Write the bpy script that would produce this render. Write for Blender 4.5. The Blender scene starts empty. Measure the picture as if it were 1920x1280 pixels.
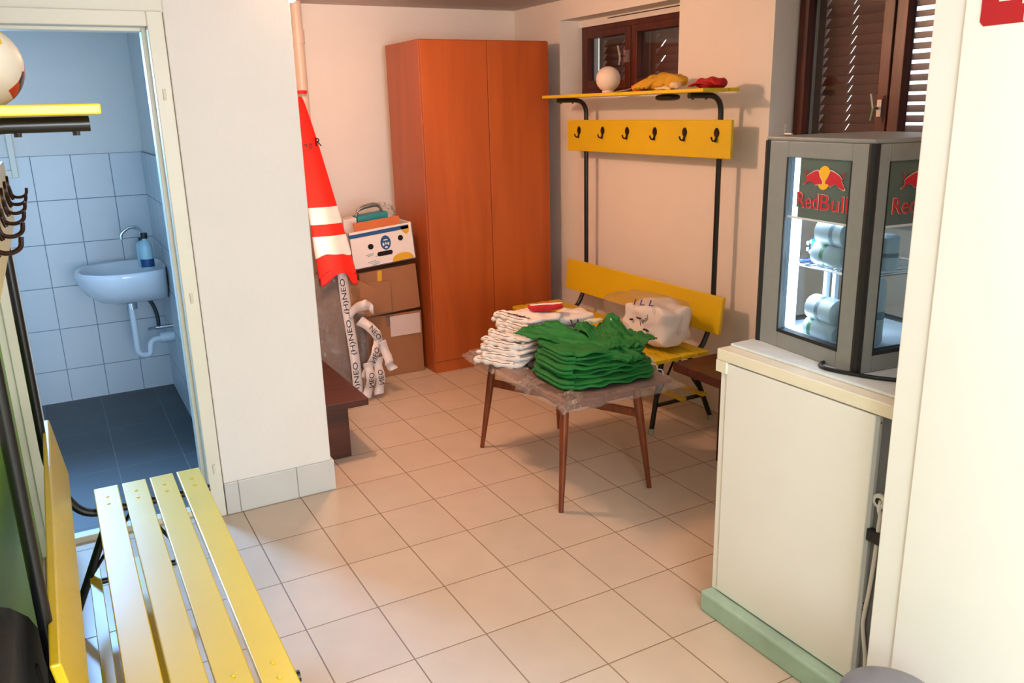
import bpy, bmesh, math, random
from mathutils import Vector, Matrix, noise
PI = math.pi
S = bpy.context.scene
COL = S.collection
random.seed(7); noise.seed_set(11)

# ------------------------------------------------------------------ materials
def s2l(c):
    return tuple((v/12.92 if v <= .04045 else ((v+.055)/1.055)**2.4) for v in [x/255 for x in c])

def newmat(name):
    m = bpy.data.materials.new(name); m.use_nodes = True
    nt = m.node_tree
    return m, nt, nt.nodes['Principled BSDF']

def mat(name, rgb, rough=.5, metal=0, var=.0, vscale=8, bump=0, bscale=40, emit=None, estr=0, stretch=None, coat=0):
    m, nt, b = newmat(name)
    c = s2l(rgb)
    b.inputs['Base Color'].default_value = (*c, 1)
    b.inputs['Roughness'].default_value = rough
    b.inputs['Metallic'].default_value = metal
    b.inputs['Coat Weight'].default_value = coat; b.inputs['Coat Roughness'].default_value = .3
    tc = nt.nodes.new('ShaderNodeTexCoord')
    mp = nt.nodes.new('ShaderNodeMapping')
    nt.links.new(tc.outputs['Object'], mp.inputs['Vector'])
    if stretch: mp.inputs['Scale'].default_value = stretch
    if var:
        n = nt.nodes.new('ShaderNodeTexNoise'); n.inputs['Scale'].default_value = vscale; n.inputs['Detail'].default_value = 5
        nt.links.new(mp.outputs['Vector'], n.inputs['Vector'])
        r = nt.nodes.new('ShaderNodeValToRGB')
        r.color_ramp.elements[0].position = .3; r.color_ramp.elements[1].position = .7
        r.color_ramp.elements[0].color = (*[v*(1-var) for v in c], 1)
        r.color_ramp.elements[1].color = (*[min(1, v*(1+var)) for v in c], 1)
        nt.links.new(n.outputs['Fac'], r.inputs['Fac']); nt.links.new(r.outputs['Color'], b.inputs['Base Color'])
    if bump:
        n = nt.nodes.new('ShaderNodeTexNoise'); n.inputs['Scale'].default_value = bscale; n.inputs['Detail'].default_value = 4
        nt.links.new(mp.outputs['Vector'], n.inputs['Vector'])
        bp = nt.nodes.new('ShaderNodeBump'); bp.inputs['Strength'].default_value = bump; bp.inputs['Distance'].default_value = .01
        nt.links.new(n.outputs['Fac'], bp.inputs['Height']); nt.links.new(bp.outputs['Normal'], b.inputs['Normal'])
    if emit:
        b.inputs['Emission Color'].default_value = (*s2l(emit), 1); b.inputs['Emission Strength'].default_value = estr
    return m

def glassmat(name, tint=(255, 255, 255), gloss=.06, rough=.03, bump=0, bscale=20, fres=True, milky=None, mfac=0):
    m = bpy.data.materials.new(name); m.use_nodes = True
    nt = m.node_tree; nt.nodes.clear()
    out = nt.nodes.new('ShaderNodeOutputMaterial')
    tr = nt.nodes.new('ShaderNodeBsdfTransparent'); tr.inputs['Color'].default_value = (*s2l(tint), 1)
    gl = nt.nodes.new('ShaderNodeBsdfGlossy'); gl.inputs['Roughness'].default_value = rough
    mx = nt.nodes.new('ShaderNodeMixShader')
    lw = nt.nodes.new('ShaderNodeLayerWeight'); lw.inputs['Blend'].default_value = .5
    pw = nt.nodes.new('ShaderNodeMath'); pw.operation = 'POWER'; pw.inputs[1].default_value = 4.0
    nt.links.new(lw.outputs['Facing'], pw.inputs[0])
    ad = nt.nodes.new('ShaderNodeMath'); ad.operation = 'MULTIPLY_ADD'; ad.use_clamp = True; ad.inputs[1].default_value = .6; ad.inputs[2].default_value = gloss
    nt.links.new(pw.outputs[0], ad.inputs[0])
    nt.links.new(ad.outputs[0], mx.inputs[0]); nt.links.new(tr.outputs[0], mx.inputs[1]); nt.links.new(gl.outputs[0], mx.inputs[2])
    last = mx
    if bump:
        tc = nt.nodes.new('ShaderNodeTexCoord')
        n = nt.nodes.new('ShaderNodeTexNoise'); n.inputs['Scale'].default_value = bscale; n.inputs['Detail'].default_value = 6
        n.inputs['Distortion'].default_value = 1.5
        nt.links.new(tc.outputs['Object'], n.inputs['Vector'])
        bp = nt.nodes.new('ShaderNodeBump'); bp.inputs['Strength'].default_value = bump; bp.inputs['Distance'].default_value = .02
        nt.links.new(n.outputs['Fac'], bp.inputs['Height']); nt.links.new(bp.outputs['Normal'], gl.inputs['Normal'])
    if milky:
        d = nt.nodes.new('ShaderNodeBsdfDiffuse'); d.inputs['Color'].default_value = (*s2l(milky), 1)
        m2 = nt.nodes.new('ShaderNodeMixShader'); m2.inputs[0].default_value = mfac
        nt.links.new(last.outputs[0], m2.inputs[1]); nt.links.new(d.outputs[0], m2.inputs[2]); last = m2
    nt.links.new(last.outputs[0], out.inputs['Surface'])
    return m

def tilemat(name, rgb, grout, ax, size, off, gw, rough, var=.05, mottling=.06, bump=.3):
    """rectangular tiles; ax = two object axes (0,1,2), size and offset in metres"""
    m, nt, b = newmat(name)
    N, L = nt.nodes, nt.links
    tc = N.new('ShaderNodeTexCoord'); sp = N.new('ShaderNodeSeparateXYZ'); L.new(tc.outputs['Object'], sp.inputs[0])
    def math_(op, a, bb=None):
        n = N.new('ShaderNodeMath'); n.operation = op
        for i, v in enumerate((a, bb)):
            if v is None: continue
            if isinstance(v, (int, float)): n.inputs[i].default_value = v
            else: L.new(v, n.inputs[i])
        return n.outputs[0]
    ds, cells = [], []
    for k in range(2):
        t = math_('DIVIDE', math_('SUBTRACT', sp.outputs[ax[k]], off[k]), size[k])
        fl = math_('FLOOR', t); cells.append(fl)
        fr = math_('SUBTRACT', t, fl)
        d = math_('MINIMUM', fr, math_('SUBTRACT', 1.0, fr))
        ds.append(math_('MULTIPLY', d, size[k]))
    d = math_('MINIMUM', ds[0], ds[1])
    mr = N.new('ShaderNodeMapRange'); mr.inputs['From Min'].default_value = gw*.35; mr.inputs['From Max'].default_value = gw*.75
    L.new(d, mr.inputs['Value'])
    cx = N.new('ShaderNodeCombineXYZ'); L.new(cells[0], cx.inputs[0]); L.new(cells[1], cx.inputs[1])
    wn = N.new('ShaderNodeTexWhiteNoise'); L.new(cx.outputs[0], wn.inputs['Vector'])
    no = N.new('ShaderNodeTexNoise'); no.inputs['Scale'].default_value = 7; no.inputs['Detail'].default_value = 6
    L.new(tc.outputs['Object'], no.inputs['Vector'])
    v = math_('ADD', math_('MULTIPLY', math_('SUBTRACT', wn.outputs['Value'], .5), 2*var), math_('MULTIPLY', math_('SUBTRACT', no.outputs['Fac'], .5), 4*mottling))
    v = math_('ADD', v, 1.0)
    hs = N.new('ShaderNodeHueSaturation'); hs.inputs['Color'].default_value = (*s2l(rgb), 1); L.new(v, hs.inputs['Value'])
    mx = N.new('ShaderNodeMix'); mx.data_type = 'RGBA'
    L.new(mr.outputs[0], mx.inputs['Factor']); mx.inputs[6].default_value = (*s2l(grout), 1); L.new(hs.outputs[0], mx.inputs[7])
    L.new(mx.outputs[2], b.inputs['Base Color'])
    rr = N.new('ShaderNodeMapRange'); rr.inputs['To Min'].default_value = .9; rr.inputs['To Max'].default_value = rough
    L.new(mr.outputs[0], rr.inputs['Value']); L.new(rr.outputs[0], b.inputs['Roughness'])
    bp = N.new('ShaderNodeBump'); bp.inputs['Strength'].default_value = bump; bp.inputs['Distance'].default_value = .003
    L.new(mr.outputs[0], bp.inputs['Height']); L.new(bp.outputs[0], b.inputs['Normal'])
    return m

def woodmat(name, dark, light, rough=.4, scale=(14, 14, 1.2), coat=0):
    m, nt, b = newmat(name)
    N, L = nt.nodes, nt.links
    tc = N.new('ShaderNodeTexCoord'); mp = N.new('ShaderNodeMapping'); mp.inputs['Scale'].default_value = scale
    L.new(tc.outputs['Object'], mp.inputs[0])
    n = N.new('ShaderNodeTexNoise'); n.inputs['Scale'].default_value = 1.6; n.inputs['Detail'].default_value = 7; n.inputs['Distortion'].default_value = .6
    L.new(mp.outputs[0], n.inputs['Vector'])
    r = N.new('ShaderNodeValToRGB'); r.color_ramp.elements[0].position = .32; r.color_ramp.elements[1].position = .68
    r.color_ramp.elements[0].color = (*s2l(dark), 1); r.color_ramp.elements[1].color = (*s2l(light), 1)
    L.new(n.outputs['Fac'], r.inputs[0]); L.new(r.outputs[0], b.inputs['Base Color'])
    b.inputs['Roughness'].default_value = rough; b.inputs['Coat Weight'].default_value = coat
    return m

def ballmat(name):
    m, nt, b = newmat(name); N, L = nt.nodes, nt.links
    tc = N.new('ShaderNodeTexCoord')
    v = N.new('ShaderNodeTexVoronoi'); v.inputs['Scale'].default_value = 19
    L.new(tc.outputs['Object'], v.inputs['Vector'])
    sp = N.new('ShaderNodeSeparateColor'); L.new(v.outputs['Color'], sp.inputs[0])
    r = N.new('ShaderNodeValToRGB'); r.color_ramp.interpolation = 'CONSTANT'
    els = [(0, (235, 225, 205)), (.36, (205, 60, 35)), (.5, (40, 35, 30)), (.6, (225, 190, 40)), (.72, (90, 140, 50)), (.8, (235, 225, 205))]
    r.color_ramp.elements[0].color = (*s2l(els[0][1]), 1); r.color_ramp.elements[1].position = els[1][0]; r.color_ramp.elements[1].color = (*s2l(els[1][1]), 1)
    for p, c in els[2:]:
        e = r.color_ramp.elements.new(p); e.color = (*s2l(c), 1)
    L.new(sp.outputs[0], r.inputs[0]); L.new(r.outputs[0], b.inputs['Base Color']); b.inputs['Roughness'].default_value = .35
    return m

M = {}
M['plaster'] = mat('white_plaster', (232, 227, 220), .85, var=.02, vscale=3, bump=.12, bscale=60)
M['ceiling'] = mat('ceiling_plaster', (205, 195, 190), .9, bump=.08)
M['green_paint'] = mat('green_wall_paint', (112, 158, 32), .45, var=.05, vscale=5, bump=.05)
M['cream_paint'] = mat('cream_gloss_paint', (226, 222, 204), .4, var=.02, vscale=4)
M['floor'] = tilemat('beige_floor_tiles', (205, 188, 168), (142, 116, 92), (0, 1), (.25, .327), (0, 0), .0042, .28, .035, .05)
M['toilet_floor'] = tilemat('dark_grey_floor_tiles', (78, 82, 84), (120, 122, 120), (0, 1), (.3, .3), (-.13, .78), .004, .55, .05, .05)
M['tile_back'] = tilemat('white_wall_tiles_back', (205, 210, 212), (128, 140, 150), (0, 2), (.2, .247), (.017, -.032), .004, .35, .02, .02)
M['tile_side'] = tilemat('white_wall_tiles_side', (205, 210, 212), (128, 140, 150), (1, 2), (.2, .247), (2.32, -.032), .004, .35, .02, .02)
M['skirting'] = tilemat('skirting_tiles', (206, 205, 200), (150, 146, 138), (0, 2), (.25, 1), (-.005, -.5), .004, .3, .02, .03)
M['wardrobe'] = woodmat('cherry_laminate', (158, 72, 22), (180, 88, 32), .42, (5, 5, .5))
M['wardrobe_side'] = woodmat('cherry_laminate_side', (164, 80, 36), (180, 92, 44), .42, (5, 5, .5))
M['dark_gap'] = mat('dark_gap', (25, 14, 8), .8)
M['yellow'] = mat('yellow_gloss_paint', (218, 186, 18), .36, var=.04, vscale=4, coat=.32)
M['black_metal'] = mat('black_painted_steel', (14, 15, 17), .3)
M['hook_metal'] = mat('dark_bronze_hook', (40, 20, 14), .4, .5)
M['rubber'] = mat('grey_rubber_foot', (170, 165, 150), .7)
M['table_wood'] = woodmat('table_walnut', (92, 40, 14), (128, 58, 22), .32, (20, 20, 2))
M['brown_wood'] = woodmat('dark_stained_wood', (52, 20, 10), (88, 36, 18), .4, (2, 14, 14))
M['window_wood'] = woodmat('window_stain_wood', (60, 20, 9), (92, 36, 17), .35, (12, 12, 2))
M['shutter'] = mat('brown_shutter_slats', (118, 64, 42), .5, var=.1, vscale=20)
M['glass'] = glassmat('window_glass', (235, 240, 240), .05)
M['fridge_glass'] = glassmat('fridge_glass', (225, 238, 245), .03)
M['chrome'] = mat('chrome', (220, 220, 220), .15, 1)
M['steel'] = mat('zinc_steel', (160, 162, 162), .4, .8)
M['fridge_grey'] = mat('grey_fridge_paint', (136, 140, 138), .38, var=.05, vscale=30, bump=.04, bscale=200)
M['gasket'] = mat('black_gasket', (16, 16, 18), .6)
M['fridge_band'] = mat('green_grey_sign_film', (88, 104, 96), .25)
M['fridge_in'] = mat('fridge_white_liner', (210, 220, 230), .4)
M['led'] = mat('fridge_light_strip', (255, 255, 255), .4, emit=(225, 238, 255), estr=7)
M['logo_red'] = mat('logo_red', (205, 25, 45), .4)
M['logo_yellow'] = mat('logo_yellow', (255, 190, 20), .4)
M['logo_white'] = mat('logo_pale_outline', (240, 215, 190), .4)
M['can_white'] = mat('white_can', (225, 232, 236), .35, .1)
M['can_green'] = mat('green_print', (30, 120, 70), .4)
M['can_blue'] = mat('blue_bottle_plastic', (40, 90, 190), .2)
M['can_grey'] = mat('grey_print', (130, 150, 160), .4)
M['can_grey2'] = mat('pale_grey_edge', (188, 190, 192), .5)
M['drink_brown'] = mat('brown_cap', (120, 85, 60), .4)
M['white_laminate'] = mat('white_laminate', (238, 236, 228), .38, var=.01)
M['cream_edge'] = mat('cream_edge_band', (238, 230, 206), .45, var=.04, vscale=12)
M['board'] = mat('pale_blue_board', (222, 232, 232), .5, var=.05, vscale=25)
M['mint'] = mat('mint_painted_concrete', (164, 192, 172), .7, var=.12, vscale=9, bump=.2, bscale=30)
M['dark_grey'] = mat('dark_grey_board', (104, 106, 112), .6, var=.08)
M['cable_black'] = mat('black_cable', (12, 12, 12), .4)
M['cable_white'] = mat('white_cable', (212, 210, 204), .5)
M['sign_red'] = mat('red_sign', (178, 22, 28), .5)
M['sign_white'] = mat('white_sign_print', (235, 228, 215), .5)
M['bin_grey'] = mat('grey_bin_plastic', (120, 120, 126), .35)
M['porcelain'] = mat('white_porcelain', (230, 234, 238), .12)
M['pvc'] = mat('white_pvc', (215, 222, 228), .35)
M['hose'] = mat('dark_braided_hose', (42, 48, 54), .5)
M['bottle_plastic'] = mat('pale_blue_soap_bottle', (170, 205, 215), .25)
M['blue_cap'] = mat('dark_blue_label', (20, 70, 120), .4)
M['black_plastic'] = mat('black_plastic', (14, 14, 16), .4)
M['pipe'] = mat('cream_drain_pipe', (226, 205, 186), .4)
M['cloth_red'] = mat('red_hivis_cloth', (250, 36, 22), .6, bump=.2, bscale=14)
M['reflective'] = mat('silver_reflective_tape', (255, 255, 255), .4, .25)
M['black_print'] = mat('black_print', (14, 12, 12), .6)
M['blue_print'] = mat('blue_print', (24, 36, 120), .6)
M['card'] = mat('brown_cardboard', (150, 100, 66), .8, var=.05, vscale=6)
M['card_dark'] = mat('grey_brown_cardboard', (112, 88, 76), .8, var=.08, vscale=6)
M['card_orange'] = mat('orange_brown_cardboard', (186, 100, 54), .8)
M['box_white'] = mat('white_printed_card', (228, 216, 212), .6)
M['box_blue'] = mat('blue_print_card', (24, 74, 128), .6)
M['banana'] = mat('yellow_fruit_print', (214, 160, 26), .6)
M['hole'] = mat('dark_hole', (12, 10, 16), .9)
M['turquoise'] = mat('turquoise_card', (40, 140, 150), .55)
M['paper'] = mat('paper_label', (205, 185, 178), .7)
M['film'] = glassmat('clear_plastic_film', (250, 249, 248), .05, .12, .7, 22, milky=(225, 218, 212), mfac=.05)
M['film_hazy'] = glassmat('hazy_plastic_film', (249, 248, 247), .07, .14, .8, 28, milky=(228, 220, 214), mfac=.05)
M['tape'] = mat('white_packing_tape', (214, 200, 196), .35)
M['green_cloth'] = mat('green_sports_cloth', (6, 106, 36), .75, var=.12, vscale=6, bump=.25, bscale=18)
M['white_cloth'] = mat('white_sports_cloth', (222, 214, 208), .75, bump=.3, bscale=20)
M['black_cloth'] = mat('black_trim_cloth', (28, 30, 34), .8)
M['red_cloth'] = mat('red_fleece', (176, 14, 22), .8, bump=.2)
M['mustard'] = mat('mustard_cloth', (196, 150, 34), .85, bump=.4, bscale=30, var=.1)
M['orange_cloth'] = mat('orange_cloth', (225, 110, 50), .8)
M['cream_cloth'] = mat('cream_cloth', (222, 198, 168), .8)
M['ball_white'] = mat('white_ball', (226, 208, 192), .55)
M['grey_cloth'] = mat('grey_strap', (150, 140, 130), .7)
M['ball_multi'] = ballmat('multicolour_football')
M['bag'] = mat('black_nylon_bag', (12, 14, 12), .85, bump=.3, bscale=20)
M['lamp_white'] = mat('lamp_socket', (230, 225, 215), .4)
M['bulb'] = mat('warm_bulb', (255, 240, 220), .4, emit=(255, 190, 130), estr=60)

# ------------------------------------------------------------------ mesh builder
class MB:
    def __init__(s): s.bm = bmesh.new()
    def _add(s, vs, fs):
        v = [s.bm.verts.new(p) for p in vs]
        for f in fs:
            try: s.bm.faces.new([v[i] for i in f])
            except ValueError: pass
        return v
    def hexa(s, p):  # 8 corners, bottom 4 ccw then top 4
        s._add(p, [(3, 2, 1, 0), (4, 5, 6, 7), (0, 1, 5, 4), (1, 2, 6, 5), (2, 3, 7, 6), (3, 0, 4, 7)]); return s
    def box(s, x0, x1, y0, y1, z0, z1):
        return s.hexa([(x0, y0, z0), (x1, y0, z0), (x1, y1, z0), (x0, y1, z0), (x0, y0, z1), (x1, y0, z1), (x1, y1, z1), (x0, y1, z1)])
    def obox(s, o, a, b, c):  # origin corner and three edge vectors
        o, a, b, c = map(Vector, (o, a, b, c))
        return s.hexa([o, o+a, o+a+b, o+b, o+c, o+a+c, o+a+b+c, o+b+c])
    def tube(s, pts, r, seg=12, cap=True):
        pts = [Vector(p) for p in pts]; rs = r if isinstance(r, (list, tuple)) else [r]*len(pts)
        rings = []; prev = None
        for i, p in enumerate(pts):
            t = (pts[min(i+1, len(pts)-1)] - pts[max(i-1, 0)]).normalized()
            if prev is None:
                a = Vector((0, 0, 1)) if abs(t.z) < .9 else Vector((1, 0, 0))
                n = t.cross(a).normalized()
            else:
                n = (prev - t*prev.dot(t)).normalized()
            prev = n; b = t.cross(n)
            rings.append([s.bm.verts.new(p + (n*math.cos(2*PI*k/seg) + b*math.sin(2*PI*k/seg))*rs[i]) for k in range(seg)])
        for a, b in zip(rings, rings[1:]):
            for k in range(seg): s.bm.faces.new((a[k], a[(k+1) % seg], b[(k+1) % seg], b[k]))
        if cap:
            s.bm.faces.new(rings[0][::-1]); s.bm.faces.new(rings[-1])
        return s
    def lathe(s, prof, o=(0, 0, 0), axis=(0, 0, 1), seg=28):
        o = Vector(o); q = Vector((0, 0, 1)).rotation_difference(Vector(axis))
        rings = []
        for (r, z) in prof:
            if r < 1e-5: rings.append([s.bm.verts.new(o + q @ Vector((0, 0, z)))])
            else: rings.append([s.bm.verts.new(o + q @ Vector((r*math.cos(2*PI*k/seg), r*math.sin(2*PI*k/seg), z))) for k in range(seg)])
        for a, b in zip(rings, rings[1:]):
            for k in range(seg):
                k2 = (k+1) % seg
                if len(a) == 1 and len(b) == 1: continue
                if len(a) == 1: s.bm.faces.new((a[0], b[k2], b[k]))
                elif len(b) == 1: s.bm.faces.new((a[k], a[k2], b[0]))
                else: s.bm.faces.new((a[k], a[k2], b[k2], b[k]))
        return s
    def prism(s, pts, n):  # planar polygon (3d points) extruded by vector n
        n = Vector(n); k = len(pts)
        a = [s.bm.verts.new(Vector(p)) for p in pts]; b = [s.bm.verts.new(Vector(p)+n) for p in pts]
        s.bm.faces.new(a[::-1]); s.bm.faces.new(b)
        for i in range(k): s.bm.faces.new((a[i], a[(i+1) % k], b[(i+1) % k], b[i]))
        return s
    def grid(s, f, nu, nv):
        v = [[s.bm.verts.new(f(i/nu, j/nv)) for j in range(nv+1)] for i in range(nu+1)]
        for i in range(nu):
            for j in range(nv): s.bm.faces.new((v[i][j], v[i+1][j], v[i+1][j+1], v[i][j+1]))
        return s
    def blob(s, c, size, rz=0, p=4.0, amp=.0, sc=10, seed=0, n=14, wave=0, wk=40, tilt=(0, 0)):
        """superellipsoid lump of cloth with noise; size = half extents"""
        c = Vector(c); off = Vector((seed*3.7, seed*1.3, seed*.7))
        b = bmesh.new(); bmesh.ops.create_cube(b, size=2)
        bmesh.ops.subdivide_edges(b, edges=b.edges[:], cuts=n, use_grid_fill=True)
        rot = Matrix.Rotation(rz, 3, 'Z') @ Matrix.Rotation(tilt[0], 3, 'X') @ Matrix.Rotation(tilt[1], 3, 'Y')
        idx = {}
        for v in b.verts:
            q = v.co; l = (abs(q.x)**p+abs(q.y)**p+abs(q.z)**p)**(1/p); q = q/l
            w = Vector((q.x*size[0], q.y*size[1], q.z*size[2]))
            if wave: w.z += wave*math.sin(wk*w.x+seed*2)*math.cos(wk*.7*w.y+seed)
            w = rot @ w
            if amp:
                nv = noise.noise_vector((w*sc)+off); w = w + nv*amp
            idx[v] = s.bm.verts.new(c+w)
        for f in b.faces: s.bm.faces.new([idx[v] for v in f.verts])
        b.free(); return s
    def build(s, name, m, parent=None, bevel=0, smooth=None, solid=0, subsurf=0, bseg=2):
        bmesh.ops.recalc_face_normals(s.bm, faces=s.bm.faces[:])
        if parent is not None:
            t = WORLD[parent.name]
            for v in s.bm.verts: v.co -= t
        org = Vector((0, 0, 0))
        me = bpy.data.meshes.new(name); s.bm.to_mesh(me); s.bm.free()
        if smooth is not None:
            for f in me.polygons: f.use_smooth = True
            if smooth > 0: me.set_sharp_from_angle(angle=math.radians(smooth))
        o = bpy.data.objects.new(name, me); COL.objects.link(o)
        me.materials.append(m if not isinstance(m, str) else M[m])
        if parent is not None: o.parent = parent; WORLD[o.name] = WORLD[parent.name].copy()
        else: WORLD[o.name] = Vector((0, 0, 0))
        if solid:
            md = o.modifiers.new('solid', 'SOLIDIFY'); md.thickness = solid; md.offset = 0
        if bevel:
            md = o.modifiers.new('bevel', 'BEVEL'); md.width = bevel; md.segments = bseg; md.limit_method = 'ANGLE'
        if subsurf:
            md = o.modifiers.new('sub', 'SUBSURF'); md.levels = subsurf; md.render_levels = subsurf
        return o
WORLD = {}

def thing(name, loc, label, cat, group=None):
    o = bpy.data.objects.new(name, None); COL.objects.link(o); o.location = loc; o.empty_display_size = .05
    WORLD[o.name] = Vector(loc)
    tag(o, label, cat, group); return o
def tag(o, label, cat, group=None):
    o['label'] = label; o['category'] = cat
    if group: o['group'] = group
    return o
def struct(o): o['kind'] = 'structure'; return o
def sbox(name, m, *b, **k): return struct(MB().box(*b).build(name, m, **k))

def fillet(pts, r, n=6):
    pts = [Vector(p) for p in pts]; out = [pts[0]]
    for i in range(1, len(pts)-1):
        a, b, c = pts[i-1], pts[i], pts[i+1]
        d1 = (a-b); d2 = (c-b); k = min(r, d1.length*.48, d2.length*.48)
        p1 = b+d1.normalized()*k; p2 = b+d2.normalized()*k
        for j in range(n+1):
            t = j/n; out.append(p1*(1-t)**2+b*2*t*(1-t)+p2*t*t)
    out.append(pts[-1]); return out

def smoothpath(pts, n=8):
    P = [Vector(p) for p in pts]; P = [P[0]*2-P[1]]+P+[P[-1]*2-P[-2]]; out = []
    for i in range(1, len(P)-2):
        for j in range(n):
            t = j/n; a, b, c, d = P[i-1:i+3]
            out.append(.5*((2*b)+(c-a)*t+(2*a-5*b+4*c-d)*t*t+(3*b-a-3*c+d)*t**3))
    out.append(P[-2]); return out

def text(name, body, m, parent, o, xd, yd, width=None, height=None, ext=.0006, align='LEFT'):
    """lettering as a thin mesh; o = lower left, xd/yd unit directions; scaled to width / height"""
    cu = bpy.data.curves.new('txt', 'FONT'); cu.body = body; cu.extrude = .02; cu.resolution_u = 3
    ob = bpy.data.objects.new('txt', cu); COL.objects.link(ob)
    bpy.context.view_layer.update()
    dg = bpy.context.evaluated_depsgraph_get()
    me = bpy.data.meshes.new_from_object(ob.evaluated_get(dg))
    bpy.data.objects.remove(ob); bpy.data.curves.remove(cu)
    xs = [v.co.x for v in me.vertices]; ys = [v.co.y for v in me.vertices]
    x0, x1, y0, y1 = min(xs), max(xs), min(ys), max(ys)
    sx = sy = None
    if width: sx = width/(x1-x0)
    if height: sy = height/(y1-y0)
    sx = sx or sy; sy = sy or sx
    o, xd, yd = Vector(o), Vector(xd), Vector(yd); zd = xd.cross(yd).normalized()
    t = WORLD[parent.name] if parent is not None else Vector((0, 0, 0))
    for v in me.vertices:
        v.co = o+xd*((v.co.x-x0)*sx)+yd*((v.co.y-y0)*sy)+zd*(ext if v.co.z > 0 else -ext) - t
    me.name = name
    ob = bpy.data.objects.new(name, me); COL.objects.link(ob); me.materials.clear(); me.materials.append(M[m])
    if parent is not None: ob.parent = parent; WORLD[ob.name] = t.copy()
    return ob

# ------------------------------------------------------------------ room shell
H = 2.29; XL = -.76; XR = 2.51; YB = 2.32; YP = .345; YR = -5.4
f = MB().box(XL-.1, XR+.5, YR-.1, YB+.1, -.1, 0).build('floor', 'floor'); struct(f)
sbox('floor_toilet', 'toilet_floor', -1.7, 0, .44, YB, .001, .02)
sbox('trim_threshold', 'cream_edge', -.73, -.07, .40, .45, 0, .024)
sbox('ceiling', 'ceiling', -1.8, XR+.6, YR-.1, YB+.2, H, H+.1)
sbox('wall_back', 'plaster', 0, XR+.5, YB, YB+.12, 0, H)
w = MB()
for y0, y1, z0, z1 in [(YR, -1.15, 0, H), (-1.15, -.12, 0, 1.12), (-1.15, -.12, 2.2, H), (-.12, .55, 0, H), (.55, 1.72, 0, 1.70), (.55, 1.72, 2.17, H), (1.72, YB+.1, 0, H)]:
    w.box(XR, XR+.3, y0, y1, z0, z1)
struct(w.build('wall_right', 'plaster'))
sbox('wall_left', 'green_paint', XL-.12, XL, YR, YP+.02, 0, 1.05)
sbox('wall_left_upper', 'plaster', XL-.12, XL-.0005, YR, YP+.02, 1.05, H)
# front block between toilet and changing room (visible white pillar)
sbox('wall_pillar', 'plaster', -.062, .405, YP, YP+.11, 0, H, bevel=.006)
sbox('wall_shaft', 'plaster', 0, .405, YP+.105, YB, 0, H)
sbox('wall_header', 'cream_paint', XL-.1, -.062, YP+.005, YP+.11, 2.008, H)
sbox('wall_door_left', 'cream_paint', XL-.1, -.735, YP+.005, YP+.11, 0, 2.008)
sbox('wall_toilet_back', 'tile_back', -1.7, 0, YB, YB+.1, 0, 1.45)
sbox('wall_toilet_back_upper', 'plaster', -1.7, 0, YB+.004, YB+.1, 1.45, H)
sbox('wall_toilet_right', 'tile_side', -.012, .002, YP+.11, YB, 0, 1.45)
sbox('wall_toilet_left', 'plaster', -1.8, -1.7, YP, YB+.1, 0, H)
sbox('wall_toilet_front', 'plaster', -1.8, XL-.1, YP+.0, YP+.11, 0, H)
b = MB().box(-.062, .415, YP-.012, YP, 0, .142).box(.403, .415, YP, .62, 0, .142)
struct(b.build('baseboard_pillar', 'skirting', bevel=.003))
# door frame of the toilet
fr = MB()
fr.box(-.122, -.066, YP-.012, YP+.06, 0, 2.01).box(-.137, -.066, YP+.06, YP+.13, 0, 1.965)
fr.box(-.735, -.685, YP-.012, YP+.06, 0, 2.01).box(-.735, -.672, YP+.06, YP+.13, 0, 1.965)
fr.box(-.685, -.122, YP-.012, YP+.06, 1.957, 2.01).box(-.672, -.137, YP+.06, YP+.13, 1.945, 1.965)
tr = struct(fr.build('trim_door_frame', 'cream_paint', bevel=.004))
for z in (.22, .95, 1.72): MB().tube([(-.094, YP-.014, z-.02), (-.094, YP-.014, z+.02)], .006, 8).build('hinge', 'cream_paint', tr, smooth=40)
w3 = struct(MB().box(-1.22, -1.18, YB-.025, YB, 1.34, 2.02).box(-.68, -.65, YB-.025, YB, 1.34, 2.02).box(-1.18, -.68, YB-.025, YB, 1.34, 1.38).box(-1.18, -.68, YB-.025, YB, 1.98, 2.02).build('window_3', 'cream_paint', bevel=.003))
# rear wall with a wide daylight window
w = MB()
for x0, x1, z0, z1 in [(XL-.12, -.6, 0, H), (-.6, 1.6, 0, .7), (-.6, 1.6, 2.15, H), (1.6, XR+.3, 0, H)]: w.box(x0, x1, YR-.12, YR, z0, z1)
struct(w.build('wall_rear', 'plaster'))

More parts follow.
